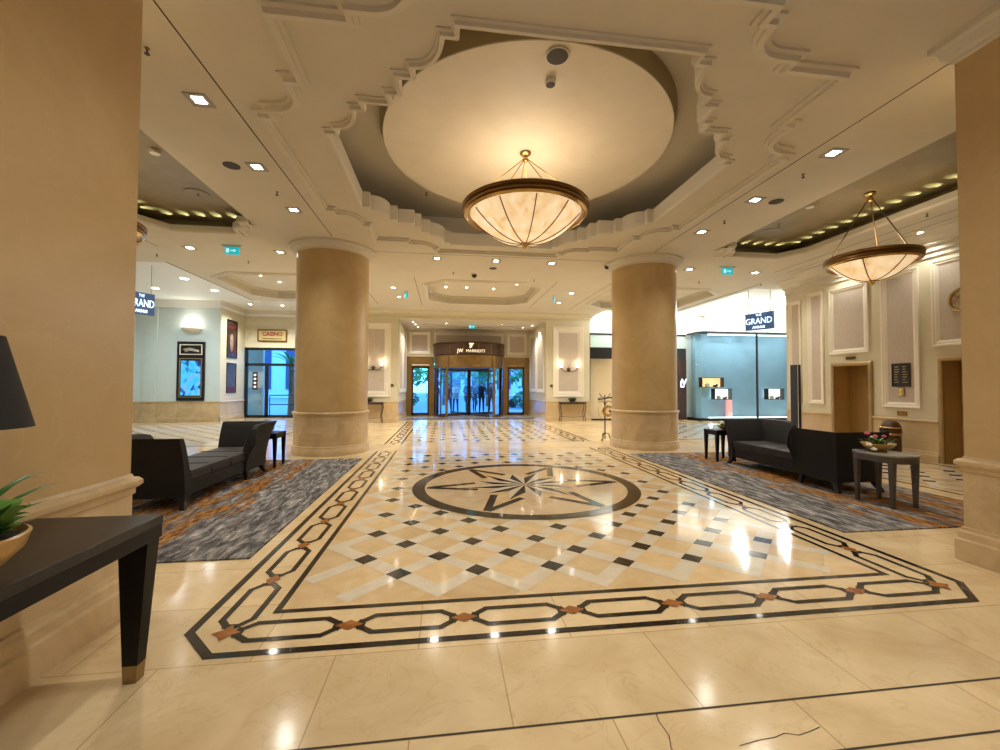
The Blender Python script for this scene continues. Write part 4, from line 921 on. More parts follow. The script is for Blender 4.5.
flatdisc('ceiling_speaker', 'speaker', -.02, 4.38, 5.09, .13, 'round dark ceiling speaker on the disc above the bowl lamp', 'white_plastic', 'grille_dark', .012)
flatdisc('ceiling_speaker', 'speaker', -4.22, 6.33, HC, .11, 'round dark ceiling speaker beside the downlights, lamp shade side', 'grille_dark', 'grille_dark', .01)
flatdisc('ceiling_speaker', 'speaker', 4.27, 6.33, HC, .11, 'round dark ceiling speaker beside the downlights, lift side', 'grille_dark', 'grille_dark', .01)
flatdisc('ceiling_speaker', 'speaker', .03, 11.0, HC, .10, 'round dark ceiling speaker beyond the tray before the coffer', 'grille_dark', 'grille_dark', .01)
flatdisc('ceiling_vent', 'vent', -5.55, 7.95, 4.855, .2, 'round plaster air vent in the bronze cove bay beside the pier', 'cove_bronze', 'cove_bronze', .012)
flatdisc('ceiling_vent', 'vent', 5.75, 8.2, 4.858, .2, 'round plaster air vent in the bronze cove bay before the lifts', 'cove_bronze', 'cove_bronze', .012)
flatdisc('smoke_detector', 'smoke detector', 0, 4.76, 5.09, .06, 'small smoke detector on the disc beside the round speaker', 'white_plastic', 'grille_dark', .05)
flatdisc('smoke_detector', 'smoke detector', -5.35, 6.55, 4.855, .07, 'small smoke detector in the bronze cove bay beside the pier', 'white_plastic', 'white_plastic', .05)
flatdisc('smoke_detector', 'smoke detector', 5.45, 6.9, 4.855, .07, 'small smoke detector in the bronze cove bay near the bowl pendant', 'white_plastic', 'white_plastic', .05)
for x, y, l in ((-.42, 11.6, 'hanging from the ceiling before the octagonal coffer'), (2.88, 10.25, 'on the ceiling beside the capital of the column by the shop')):
    t = thing('dome_camera', (x, y, HC), 'small black dome camera ' + l, 'camera'); m = MB(); m.lathe([(.09, 0), (.09, -.03), (.075, -.035)], 'white_plastic', n=20); m.build('mount', t); m = MB(); m.lathe([(.075, -.035), (.06, -.09), (.03, -.115), (.001, -.12)], 'black_metal', n=20); m.build('dome', t)

# ------------------------------------------------------------------ wall lights
def sconce(x, lab):
    t = thing('wall_sconce', (x, YE - .02, 2.22), lab, 'wall light')
    m = MB(); m.lathe([(.001, .05), (.07, .04), (.085, 0)], 'brass_dark', n=20, M=Matrix.Rotation(PI / 2, 4, 'X')); m.ball((0, -.05, -.06), .045, 'black_metal', 2); m.build('back_plate', t)
    for s in (-1, 1):
        m = MB(); m.tube([(0, -.05, -.04), (s * .12, -.10, -.10), (s * .26, -.12, -.06), (s * .36, -.12, .03)], .016, 'black_metal', n=8); m.lathe([(.001, 0), (.05, .0), (.06, .03), (.03, .035)], 'black_metal', n=14, c=(s * .36, -.12, .03)); m.build('arm', t)
        m = MB(); m.lathe([(.025, 0), (.04, .05), (.05, .12), (.045, .125)], 'sconce_glow', n=16, c=(s * .36, -.12, .06)); m.build('shade', t)
    return t
sconce(4.12, 'black two-arm wall sconce with glowing shades on the panel beside the shop')
sconce(-4.12, 'black two-arm wall sconce on the panel behind the column nearer the poster wall')
t = thing('bowl_sconce', (-11.36, 18.5, 3.74), 'white half-bowl wall light glowing above the digital poster', 'wall light')
m = MB(); m.lathe([(.02, -.14), (.2, -.11), (.34, -.03), (.38, .04), (.36, .04)], 'panel_white', n=24, a0=PI, a1=2 * PI); m.build('bowl', t)
m = MB(); m.lathe([(.001, .0), (.33, .0)], 'sconce_glow', n=20, a0=PI, a1=2 * PI); m.build('lamp', t)

# ------------------------------------------------------------------ furniture
def curve_legs(x, y, m, h=.14, dx=0, dy=0, w=.05):
    m.add([(x - w, y - w, h), (x + w, y - w, h), (x + w, y + w, h), (x - w, y + w, h), (x - w * .7 + dx * .35, y - w * .7 + dy * .35, h * .5), (x + w * .7 + dx * .35, y - w * .7 + dy * .35, h * .5), (x + w * .7 + dx * .35, y + w * .7 + dy * .35, h * .5), (x - w * .7 + dx * .35, y + w * .7 + dy * .35, h * .5),
           (x - w * .5 + dx, y - w * .5 + dy, 0), (x + w * .5 + dx, y - w * .5 + dy, 0), (x + w * .5 + dx, y + w * .5 + dy, 0), (x - w * .5 + dx, y + w * .5 + dy, 0)],
          [(3, 2, 1, 0), (8, 9, 10, 11)] + [(a + i, a + (i + 1) % 4, a + 4 + (i + 1) % 4, a + 4 + i) for a in (0, 4) for i in range(4)][::1], 'sofa_leg')
def slab(pts_bottom, pts_top, m, mb):
    """closed shell between two stacked outlines with the same number of corners"""
    n = len(pts_bottom); vs = list(pts_bottom) + list(pts_top)
    return mb.add(vs, [tuple(range(n - 1, -1, -1)), tuple(range(n, 2 * n))] + [(i, (i + 1) % n, n + (i + 1) % n, n + i) for i in range(n)], m)
def shell(mb, path, th, z0, hts, flare, m, nz=8):
    """upholstered wall following an open plan path (outer face on the right of travel): height per point, flaring outward at the top"""
    P = [Vector(p) for p in path]; n = len(P); nor = []
    for i in range(n):
        a = (P[i] - P[i - 1]).normalized() if i else (P[1] - P[0]).normalized(); b = (P[min(i + 1, n - 1)] - P[max(i, 0)]).normalized() if i < n - 1 else a
        na = Vector((a.y, -a.x)); nb = Vector((b.y, -b.x)); mt = na + nb; mt = mt / max(mt.length_squared / 2, .4); nor.append(mt)
    vs = []; W_ = 2 * (nz + 1)
    for i in range(n):
        for k in range(nz + 1):
            t = k / nz; z = z0 + (hts[i] - z0) * t; o = flare * t ** 2.2; vs.append((P[i].x + nor[i].x * o, P[i].y + nor[i].y * o, z))
        for k in range(nz, -1, -1):
            t = k / nz; z = z0 + (hts[i] - z0) * t; o = flare * t ** 2.2 - th * (1 - .35 * t); vs.append((P[i].x + nor[i].x * o, P[i].y + nor[i].y * o, z - (.0 if k < nz else .01)))
    fs = []
    for i in range(n - 1):
        for k in range(W_): k2 = (k + 1) % W_; fs.append((i * W_ + k, (i + 1) * W_ + k, (i + 1) * W_ + k2, i * W_ + k2))
    fs.append(tuple(range(W_ - 1, -1, -1))); q = (n - 1) * W_; fs.append(tuple(range(q, q + W_)))
    return mb.add(vs, fs, m)
def s_sofa(lab, origin, rz):
    """S-shaped bench: high flared ends, a wing wrapping the aisle side at the local +y end and the other side at the -y end"""
    t = thing('s_shaped_sofa', origin, lab, 'sofa', rz=rz)
    hx, hy = .36, 1.14
    m = MB(); m.box((-hx + .03, -hy + .05, .14), (hx - .03, hy - .05, .30), 'sofa_fabric', bev=.015); m.build('base', t)
    m = MB(); m.box((-hx + .02, -hy + .10, .29), (hx - .01, hy - .10, .45), 'sofa_velvet', bev=.05); m.build('seat_cushion', t)
    m = MB()
    for k in range(1, 4): m.tube([(hx - .005, -hy + .1 + k * .5, .31), (hx - .008, -hy + .1 + k * .5, .40), (hx - .06, -hy + .1 + k * .5, .452), (-hx + .06, -hy + .1 + k * .5, .452)], .006, 'piping', n=5)
    m.tube([(hx - .012, -hy + .12, .435), (hx - .012, hy - .12, .435)], .007, 'piping', n=5)
    m.build('seam', t)
    # +y end: end panel plus wing down the aisle (+x) side; -y end: end panel plus wing on the far (-x) side
    def pts(p):
        out = []
        for i in range(len(p) - 1):
            a, b = Vector(p[i]), Vector(p[i + 1])
            for k in range(6): out.append(tuple(a + (b - a) * k / 6))
        return out + [tuple(p[-1])]
    for s in (1, -1):
        path = [(hx * s, (hy - .72) * s), (hx * s, (hy - .62) * s), (hx * s, hy * s), (-hx * s, hy * s)]
        pp = [(hx * s, (hy - .72 + d_) * s) for d_ in (0, .02, .05, .11, .22, .38, .54, .68)] + [((hx - .11 * k) * s, hy * s) for k in range(0, 7)] + [(-hx * s, hy * s)]
        h = []
        for q in pp:
            u = (abs(q[1]) - (hy - .72)) if abs(q[1]) < hy - .001 else 9
            h.append(.56 if u < .001 else .70 if u < .021 else .79 if u < .051 else .84 if u < .111 else .86)
        m = MB(); shell(m, pp, .13, .14, h, .13, 'sofa_fabric'); o = m.build('end_wing', t, bevel=.015)
    for sx, sy in ((1, 1), (1, -1), (-1, 1), (-1, -1)):
        m = MB(); curve_legs(sx * (hx - .06), sy * (hy - .06), m, .16, sx * .05, sy * .07); m.build('leg', t)
    for sy in (1, -1):
        m = MB(); curve_legs(sy * (hx - .05), sy * (hy - .62), m, .16, sy * .02, -sy * .02, .04); m.build('leg', t)
    return t
s_sofa('dark brown S-shaped sofa on the rug beside the console table and pier', (-4.62, 6.62, .0145), 0)
s_sofa('dark brown S-shaped sofa on the rug before the lift wall', (4.60, 6.42, .0145), PI)

def rug(name, x0, x1, y0, y1, lab):
    cx_, cy_ = (x0 + x1) / 2, (y0 + y1) / 2
    m = MB(); n = 40; poly = []
    for (ax, ay), (bx, by) in zip([(x0, y0), (x1, y0), (x1, y1), (x0, y1)], [(x1, y0), (x1, y1), (x0, y1), (x0, y0)]):
        for k in range(12): poly.append((ax + (bx - ax) * k / 12 - (2.87 if cx_ > 0 else -2.87), ay + (by - ay) * k / 12 - cy_))
    m.prism(poly, .001, .014, 'rug_pile')
    o = m.build(name); o.location = ((2.87 if cx_ > 0 else -2.87), cy_, 0); return tag(o, lab, 'rug')
rug('area_rug', -5.3, -2.87, 3.92, 8.93, 'grey and rust streaked rug beside the pier with the console table')
rug('area_rug', 2.87, 5.55, 3.88, 8.9, 'grey and rust streaked rug before the lift wall')

def taper_leg(m, x, y, z0, z1, wt, wb, mm, tip=None, dx=0, dy=0):
    def ring(z):
        t = (z - z0) / (z1 - z0); w = wb + (wt - wb) * t; ox = dx * (1 - t); oy = dy * (1 - t)
        return [(x + ox - w, y + oy - w, z), (x + ox + w, y + oy - w, z), (x + ox + w, y + oy + w, z), (x + ox - w, y + oy + w, z)]
    slab(ring(z0), ring(z1), mm, m)
# console table along the pier
CT = thing('console_table', (-2.94, 1.55, 0), 'dark wood console table with brass-tipped legs against the marble pier', 'table')
m = MB(); m.box((-.29, -.86, .786), (.29, .86, .83), 'wood_espresso_top', bev=.003); m.build('tabletop', CT)
m = MB(); m.box((-.288, -.858, .718), (.288, .858, .786), 'wood_espresso', bev=.003); m.build('apron', CT)
for sx in (1,):
    for sy in (1, -1):
        # legs stand flush with the corners and taper towards the foot
        def ring(z):
            k = z / .72; xs = (.14, .20 + .075 * k); ya, yb = .825 - .055 * k, .885 - .028 * k
            ys = (ya, yb) if sy > 0 else (-yb, -ya)
            return [(xs[0], ys[0], z), (xs[1], ys[0], z), (xs[1], ys[1], z), (xs[0], ys[1], z)]
        m = MB(); slab(ring(.09), ring(.72), 'wood_espresso', m); lg = m.build('leg', CT)
        m = MB(); slab(ring(0), ring(.09), 'brass_aged', m); o = m.build('foot_cap', lg); o['label'] = 'brass foot cap'
# shaded lamp on the console (only its shade enters the picture)
LP = thing('table_lamp', (-3.07, 1.83, .83), 'black tapered lamp shade of the table lamp on the dark console', 'lamp')
m = MB(); m.lathe([(.001, 0), (.10, 0), (.10, .02), (.03, .04), (.025, .20), (.05, .26), (.02, .32), (.012, .80)], 'brass_dark', n=24); m.build('base', LP)
m = MB(); m.lathe([(.24, .50), (.153, .86), (.150, .86), (.237, .50), (.24, .50)], 'lamp_shade_black', n=48); m.build('lamp_shade', LP)
# planted bowl on the console
PB = thing('potted_plant', (-2.84, 1.62, .83), 'spiky green plant in a wooden bowl on the dark console', 'plant')
m = MB(); m.lathe([(.001, .0), (.07, .0), (.085, .008), (.14, .05), (.185, .10), (.2, .15), (.19, .155), (.178, .13), (.001, .12)], 'wood_bowl', n=40); m.build('bowl', PB)
m = MB(); m.lathe([(.001, .15), (.08, .138), (.178, .13)], 'soil', n=24); m.build('soil', PB)
def blade(mb, base, d, L, w, lift, mm, droop=1.):
    """long arching leaf"""
    d = Vector(d).normalized(); side = Vector((-d.y, d.x, 0)); vs = []; N = 8
    for i in range(N + 1):
        t = i / N; p = Vector(base) + d * L * t + Vector((0, 0, lift * math.sin(t * PI * .62) - droop * .0 * t)); ww = w * (math.sin(PI * min(1, t * .9 + .1)) ** .7) * (1 - t) ** .25
        vs += [p - side * ww, p + Vector((0, 0, -ww * .4)), p + side * ww]
    fs = []
    for i in range(N):
        a = i * 3; fs += [(a, a + 1, a + 4, a + 3), (a + 1, a + 2, a + 5, a + 4)]
    mb.add(vs, fs, mm, True)
m = MB()
for a, L, lf in ((1.72, .44, .15), (1.68, .50, .09), (1.66, .42, .03), (1.76, .41, .135)) + tuple((a_, .22, .16) for a_ in (4.4, 5.3)):
    blade(m, (.03 * math.cos(a), .03 * math.sin(a), .15), (math.cos(a), math.sin(a), 0), L, .017, lf, 'leaf')
m.build('blades', PB)
m = MB()
for k in range(46):
    a = random.uniform(0, 2 * PI); r = random.uniform(.04, .13); blade(m, (r * math.cos(a), r * math.sin(a), .14 + random.uniform(0, .05)), (math.cos(a + random.uniform(-.5, .5)), math.sin(a + random.uniform(-.5, .5)), 0), random.uniform(.08, .14), random.uniform(.036, .052), random.uniform(.02, .09), 'leaf_light' if k % 3 == 0 else 'leaf')
m.build('leaves', PB)

def side_table(lab, x, y, sx_, sy_, h, mt, mtop, round_=False, leg=.022):
    t = thing('side_table', (x, y, .0145), lab, 'table')
    if round_:
        q = [(sx_ * (1 if abs(math.cos(a)) < 1e-9 else 1) * math.copysign(abs(math.cos(a)) ** .62, math.cos(a)), sy_ * math.copysign(abs(math.sin(a)) ** .62, math.sin(a))) for a in [2 * PI * k / 48 for k in range(48)]]
    else: q = [(-sx_, -sy_), (sx_, -sy_), (sx_, sy_), (-sx_, sy_)]
    m = MB(); m.prism(q, h - .025, h, mtop); m.build('tabletop', t, bevel=.004)
    m = MB(); m.prism([(a * .96, b * .96) for a, b in q], h - .10, h - .024, mt); m.build('apron', t)
    for i in (1, -1):
        for j in (1, -1): m = MB(); taper_leg(m, i * (sx_ * (.76 if round_ else .95) - leg), j * (sy_ * (.76 if round_ else .95) - leg), 0, h - .03, leg * 1.5, leg * .8, mt); m.build('leg', t)
    return t
side_table('taupe side table with rounded corners standing beside the square pier on the rug', 4.38, 4.74, .24, .32, .65, 'wood_taupe', 'tabletop_stone', True, .021)
side_table('small dark side table at the far end of the sofa, before the shop', 4.33, 7.93, .22, .21, .62, 'wood_espresso', 'wood_espresso_top')
side_table('small dark side table at the far end of the sofa, close by the round column', -4.42, 8.28, .22, .24, .62, 'wood_espresso', 'wood_espresso_top')
def flower_bowl(x, y, z, r, lab, blooms, wood=True):
    t = thing('flower_bowl', (x, y, z), lab, 'flowers'); t.location.z += .0145
    m = MB(); m.lathe([(.001, 0), (r * .35, 0), (r * .4, .01), (r * .75, r * .25), (r, r * .55), (r * .96, r * .56), (r * .9, r * .48), (.001, r * .42)], 'wood_bowl', n=32); m.build('bowl', t)
    m = MB()
    for k in range(40):
        a = random.uniform(0, 2 * PI); q = random.uniform(0, .7) * r; blade(m, (q * math.cos(a), q * math.sin(a), r * .45), (math.cos(a), math.sin(a), 0), random.uniform(.05, .10), random.uniform(.010, .02), random.uniform(.03, .09), 'leaf' if k % 3 else 'leaf_light')
    m.build('leaves', t)
    for bx, by, bz, br, mm in blooms:
        m = MB()
        for k in range(9):
            a = k * 2.4; m.ball((bx + br * .5 * math.cos(a) * (k / 9), by + br * .5 * math.sin(a) * (k / 9), bz + br * .35 * (1 - k / 9)), br * .55, mm, 1, (1, 1, .7))
        m.tube([(bx, by, bz), (bx * .5, by * .5, r * .4)], .004, 'leaf', n=5); m.build('bloom', t)
    return t
flower_bowl(4.42, 4.86, .65, .185, 'wooden bowl of pink flowers on the taupe side table', [(-.12, .03, .22, .045, 'petal_pink'), (-.07, -.03, .19, .04, 'petal_pink'), (-.02, .05, .17, .035, 'petal_white'), (.12, .02, .18, .035, 'petal_pink'), (-.17, -.04, .08, .05, 'petal_white'), (-.15, -.08, .03, .05, 'petal_white')])
flower_bowl(4.42, 7.93, .62, .13, 'small bowl of pale flowers on the dark side table before the shop', [(-.05, 0, .13, .05, 'petal_white'), (.05, .02, .14, .05, 'sign_cream'), (0, -.05, .10, .045, 'petal_white'), (.06, -.04, .17, .03, 'leaf_light')])
flower_bowl(-4.45, 8.32, .62, .12, 'small bowl of red flowers on the dark side table close by the round column', [(-.06, 0, .15, .05, 'petal_pink'), (.05, .02, .15, .05, 'petal_pink'), (0, -.05, .12, .045, 'poster_red')])
# domed bin by the lift wall
B = thing('waste_bin', (8.12, 7.78, 0), 'dark bronze domed waste bin standing by the lift wall behind the flower bowl', 'bin')
m = MB(); m.lathe([(.001, 0), (.20, 0), (.205, .03), (.20, .04), (.20, .50), (.215, .51), (.215, .54)], 'bronze_dark', n=32); m.build('body', B)
m = MB(); m.lathe([(.215, .54), (.21, .62), (.20, .68), (.17, .74), (.11, .785), (.001, .80)], 'bronze_dark', n=32); m.build('dome', B)
m = MB(); m.lathe([(.216, .50), (.226, .52), (.216, .54)], 'brass', n=32); m.lathe([(.208, .64), (.214, .655), (.204, .67)], 'brass', n=32); m.build('band', B)
m = MB(); m.box((-.225, -.09, .565), (-.19, .09, .63), 'frame_black'); m.build('flap', B)
B.scale = (.84, .84, 1)
# digital totem
K = thing('digital_totem', (8.60, 10.72, 0), 'tall black digital totem standing at the corner of the lift wall', 'kiosk')
m = MB(); m.box((-.07, -.15, 0), (.07, .15, .04), 'black_metal', bev=.01); m.build('foot', K)
m = MB(); m.box((-.05, -.13, .04), (.05, .13, 2.12), 'frame_black', bev=.012); m.build('body', K)
m = MB(); m.box((-.054, -.11, .6), (-.05, .11, 2.06), 'black_metal'); m.build('screen', K)
m = MB(); m.tube([(-.05, -.135, .05), (-.05, -.135, 2.11)], .008, 'white_plastic', n=6); m.build('edge_strip', K)
# consoles under the sconces
for s, x in ((1, 4.22), (-1, -4.25)):
    t = thing('wall_console', (x, YE - .24, 0), 'slim metal console table under the wall sconce ' + ('beside the shop' if s > 0 else 'behind the round column by the poster wall'), 'table')
    m = MB(); m.box((-.58, -.17, .79), (.58, .17, .825), 'wood_taupe', bev=.004); m.build('tabletop', t)
    m = MB(); m.box((-.56, -.15, .74), (.56, .15, .775), 'iron'); m.build('rail', t)
    for i in (1, -1):
        for j in (1, -1): m = MB(); m.tube([(i * .53, j * .13, .79), (i * .56, j * .14, .62), (i * .50, j * .13, .3), (i * .54, j * .14, 0)], .014, 'iron', n=6); m.build('leg', t)
    m = MB(); m.tube([(-.5, 0, .2), (0, 0, .16), (.5, 0, .2)], .010, 'iron', n=6); m.tube([(-.5, .0, .2), (-.51, -.13, .25)], .008, 'iron', n=5); m.tube([(.5, .0, .2), (.51, -.13, .25)], .008, 'iron', n=5); m.build('stretcher', t)
    f = thing('planter', (x, YE - .24, .825), 'low dark planter on the slim console table ' + ('beside the shop' if s > 0 else 'behind the round column by the poster wall'), 'planter')
    m = MB(); m.lathe([(.001, 0), (.08, 0), (.13, .05), (.2, .10), (.19, .105), (.001, .09)], 'bronze_dark', n=24); m.build('dish', f)
    m = MB()
    for k in range(26): a = k * 2.4; r = .02 + .006 * k; blade(m, (r * math.cos(a), r * math.sin(a), .09), (math.cos(a), math.sin(a), 0), .08, .02, .08, 'leaf'); 
    m.build('leaves', f)
# ornate stand by the column
st = thing('display_stand', (3.16, 11.15, 0), 'wrought iron display stand with a gilt disc beside the round column by the shop', 'stand')
m = MB(); m.tube([(0, 0, .05), (0, 0, 1.25)], .018, 'iron'); m.build('pole', st)
for k in range(3): a = k * 2 * PI / 3 - .5; m = MB(); m.tube([(0, 0, .22), (.10 * math.cos(a), .10 * math.sin(a), .20), (.16 * math.cos(a), .16 * math.sin(a), .0)], .014, 'iron'); m.build('leg', st)
m = MB(); m.lathe([(.09, .02), (.12, .015), (.15, .0), (.165, -.015), (.15, -.03), (.09, -.02), (.09, .02)], 'gold_leaf', n=32, M=plane_M((.08, -.04, .82), (1, 0, 0), (0, 0, 1))); m.lathe([(.001, .03), (.03, .028), (.04, .01)], 'iron', n=16, M=plane_M((.13, -.05, .82), (1, 0, 0), (0, 0, 1))); m.build('gilt_disc', st)
m = MB()
for s in (1, -1):
    m.tube([(0, 0, 1.0), (s * .08, -.02, 1.10), (s * .18, -.02, 1.06), (s * .20, -.02, 1.16), (s * .12, -.02, 1.19)], .012, 'iron'); m.tube([(0, 0, 1.15), (s * .10, .0, 1.22), (s * .16, 0, 1.30)], .010, 'iron')
m.tube([(-.2, -.02, 1.13), (.22, -.02, 1.20)], .02, 'iron'); m.tube([(-.12, -.02, 1.05), (-.2, -.03, .9), (-.19, -.03, .72), (-.1, -.03, .6)], .008, 'gold_leaf'); m.build('scrolls', st)

# ------------------------------------------------------------------ people by the revolving door
def person(x, y, rz, lab, top, hair_len=.0, stride=.0, arm=.25, h=1.72, legs='trousers', carry=None):
    k = h / 1.72
    P = {'pel': (0, 0, .94), 'wai': (0, .0, 1.08), 'che': (0, .01, 1.30), 'nek': (0, 0, 1.47), 'hed': (0, .015, 1.56), 'top': (0, .01, 1.66)}
    R = {'pel': (.155, .11), 'wai': (.135, .10), 'che': (.165, .115), 'nek': (.055, .055), 'hed': (.075, .09), 'top': (.06, .07)}
    E = [('pel', 'wai'), ('wai', 'che'), ('che', 'nek'), ('nek', 'hed'), ('hed', 'top')]
    for s, n_ in ((1, 'l'), (-1, 'r')):
        st_ = stride * s
        P.update({'hip' + n_: (s * .09, 0, .88), 'kne' + n_: (s * .095, st_ * .5 + .01, .50), 'ank' + n_: (s * .10, st_ * .9 - .02, .09), 'toe' + n_: (s * .11, st_ * .9 + .13, .035),
                  'sho' + n_: (s * .18, 0, 1.40), 'elb' + n_: (s * .235, -.03 - st_ * .3, 1.13), 'wri' + n_: (s * .22, arm * (.6 if s > 0 else .4), .93 + arm * .3), 'han' + n_: (s * .20, arm * (.8 if s > 0 else .5) + .03, .87 + arm * .35)})
        R.update({'hip' + n_: (.09, .095), 'kne' + n_: (.058, .06), 'ank' + n_: (.042, .045), 'toe' + n_: (.04, .03), 'sho' + n_: (.062, .062), 'elb' + n_: (.045, .045), 'wri' + n_: (.03, .03), 'han' + n_: (.035, .025)})
        E += [('pel', 'hip' + n_), ('hip' + n_, 'kne' + n_), ('kne' + n_, 'ank' + n_), ('ank' + n_, 'toe' + n_), ('che', 'sho' + n_), ('sho' + n_, 'elb' + n_), ('elb' + n_, 'wri' + n_), ('wri' + n_, 'han' + n_)]
        for q in range(5):
            f = 'f%d%s' % (q, n_); hx_, hy_, hz_ = P['han' + n_]
            if q < 4: P[f] = (hx_ - s * .024 + s * .016 * q, hy_ + .03 + .01 * (q % 2), hz_ - .075 + .006 * abs(q - 1.5)); R[f] = (.009, .009)
            else: P[f] = (hx_ - s * .04, hy_ + .04, hz_ - .03); R[f] = (.010, .010)
            E.append(('han' + n_, f))
    keys = list(P); me = bpy.data.meshes.new('sk'); me.from_pydata([Vector(P[q]) * k for q in keys], [(keys.index(a), keys.index(b)) for a, b in E], [])
    ob = bpy.data.objects.new('sk', me); COL.objects.link(ob)
    md = ob.modifiers.new('Skin', 'SKIN'); md.use_smooth_shade = True; md.branch_smoothing = .4
    for i, q in enumerate(keys): me.skin_vertices[0].data[i].radius = (R[q][0] * k, R[q][1] * k)
    me.skin_vertices[0].data[0].use_root = True
    sb = ob.modifiers.new('Sub', 'SUBSURF'); sb.levels = 1; sb.render_levels = 1
    dg = bpy.context.evaluated_depsgraph_get(); dg.update(); body = bpy.data.meshes.new_from_object(ob.evaluated_get(dg)); bpy.data.objects.remove(ob)
    t = thing('person', (x, y, 0), lab, 'person', rz=rz)
    bd = MB()
    vs = [v.co.copy() for v in body.vertices]
    for p in body.polygons:
        c = p.center / k
        if c.z > 1.455: mm = 'skin'
        elif c.z < .10: mm = 'shoe'
        elif abs(c.x) > .14 and c.z < 1.0 and c.y > .06 or (abs(c.x) > .14 and c.z < .92 + arm * .3 and abs(c.x) > .16): mm = 'skin'
        elif c.z < .90: mm = legs
        else: mm = top
        p.material_index = bd.slot(mm)
    bd.v = vs; bd.f = [list(p.vertices) for p in body.polygons]; bd.m = [p.material_index for p in body.polygons]; bd.sm = [True] * len(bd.f)
    # features sit on the head: nose, eyes, mouth, ears
    hz = 1.585 * k
    bd.ball((0, .105 * k, hz - .01), .016, 'skin', 1, (.7, 1, 1.4))
    for s in (1, -1): bd.ball((s * .032, .093 * k, hz + .015), .011, 'eye_dark', 1); bd.ball((s * .078, .01, hz - .005), .026, 'skin', 1, (.35, .7, 1.1))
    bd.ball((0, .093 * k, hz - .052), .022, 'lips', 1, (1.1, .4, .35))
    bd.build('body', t); bpy.data.meshes.remove(body)
    m = MB(); m.ball((0, -.01, hz + .035), .098, 'hair', 2, (.92, 1.05, .95)); 
    if hair_len: m.ball((0, -.055, hz - .05), .09, 'hair', 2, (.95, .55, 1.2 + hair_len))
    # keep the face open
    keep = [i for i, f in enumerate(m.f) if not (sum(m.v[j].y for j in f) / len(f) > .055 and sum(m.v[j].z for j in f) / len(f) < hz + .05)]
    m.f = [m.f[i] for i in keep]; m.m = [m.m[i] for i in keep]; m.sm = [m.sm[i] for i in keep]; m.build('hair', t)
    m = MB(); m.lathe([(.20 * k, .80 * k), (.185 * k, .95 * k), (.16 * k, 1.08 * k), (.185 * k, 1.28 * k), (.15 * k, 1.40 * k), (.07 * k, 1.46 * k)], top, n=20, M=Matrix.Diagonal((1, .72, 1, 1))); m.build('jacket', t)
    if carry:
        m = MB(); m.box((.21, .02, .45), (.33, .30, .72), carry, bev=.03); m.tube([(.27, .08, .72), (.235, .12, .86), (.27, .24, .72)], .010, carry, n=6); m.build('bag', t)
    return t
YP = 23.5
person(-.62, YP - .2, 2.9, 'person in a pale cream coat walking beyond the revolving door glass', 'coat_cream', .4, .14, .3, 1.70)
person(-.98, YP + .2, 2.6, 'person in a dark red top at the edge of the revolving door opening', 'coat_red', .3, .1, .15, 1.64)
person(.08, YP + .1, 3.3, 'person in a dark coat standing in the middle behind the revolving door', 'coat_dark', .0, .06, .35, 1.78)
person(.48, YP + .6, 3.5, 'person in a blue jacket half hidden behind the darker coats outside the doors', 'coat_blue', .3, .1, .25, 1.66)
person(.82, YP - .1, 3.0, 'person in a black coat carrying a bag by the door post outside', 'coat_dark', .0, .12, .2, 1.76, carry='coat_grey')
person(1.42, YP + .4, 2.8, 'person in a grey coat behind the curved glass of the revolving door', 'coat_grey', .2, .08, .2, 1.7)
person(-1.75, YP + .5, 3.4, 'person in dark blue behind the curved glass near the side door', 'coat_blue', .0, .05, .2, 1.74)

# ------------------------------------------------------------------ outdoors
g = MB(); g.flat([(-60, 21.6), (60, 21.6), (60, 90), (-60, 90)], -.02, 'outdoor_paving'); g.flat([(-15, 21.39), (15, 21.39), (15, 21.7), (-15, 21.7)], -.004, 'outdoor_paving')
struct(g, 'ground', 'paved forecourt outside the glass doors')
def tree(x, y, h, r, lab, n=230, mm='tree_leaf'):
    t = thing('tree', (x, y, 0), lab, 'tree', 'trees outside the entrance')
    m = MB(); m.tube([(0, 0, 0), (.05, .02, h * .35), (-.03, 0, h * .62)], [.13, .10, .06], 'bark', n=9)
    for a in range(4): m.tube([(0, 0, h * (.38 + .05 * a)), (.5 * r * math.cos(a * 1.7), .5 * r * math.sin(a * 1.7), h * (.6 + .05 * a))], [.05, .02], 'bark', n=6)
    m.build('trunk', t)
    m = MB(); rnd = random.Random(int(x * 10 + y))
    for k in range(n):
        while True:
            p = Vector((rnd.uniform(-1, 1), rnd.uniform(-1, 1), rnd.uniform(-1, 1)))
            if .35 < p.length < 1: break
        c = Vector((p.x * r, p.y * r, h * .64 + p.z * h * .38)); s = rnd.uniform(.15, .36)
        q = [Vector((rnd.gauss(0, 1), rnd.gauss(0, 1), rnd.gauss(0, 1))).normalized() for _ in range(2)]; u = q[0]; v = u.cross(q[1]).normalized()
        m.add([c - u * s, c + v * s * .5, c + u * s, c - v * s * .5], [(0, 1, 2, 3)], mm)
    m.build('crown', t)
for x, y, h, r, l in ((-3.6, 30, 5.2, 1.6, 'leafy tree seen through the side door glass, console table side'), (-1.3, 33, 6.0, 1.7, 'leafy tree outside behind the cream-coated person'), (1.9, 31, 5.4, 1.4, 'leafy tree outside above the people in dark coats'), (4.9, 33, 5.0, 1.5, 'leafy tree seen through the side door glass, lift side'), (7.2, 36, 5.5, 1.8, 'leafy tree farther off beyond the lift side door glass'), (-6.8, 36, 6.0, 2.0, 'leafy tree farther off beyond the console side door glass'), (-2.2, 38, 5.0, 2.2, 'low broad tree behind the person in dark red outside'), (.8, 42, 5.0, 2.2, 'low broad tree behind the person in the dark coat outside'), (3.4, 46, 5.4, 2.3, 'low broad tree behind the person carrying a bag outside')): tree(x, y, h, r, l)
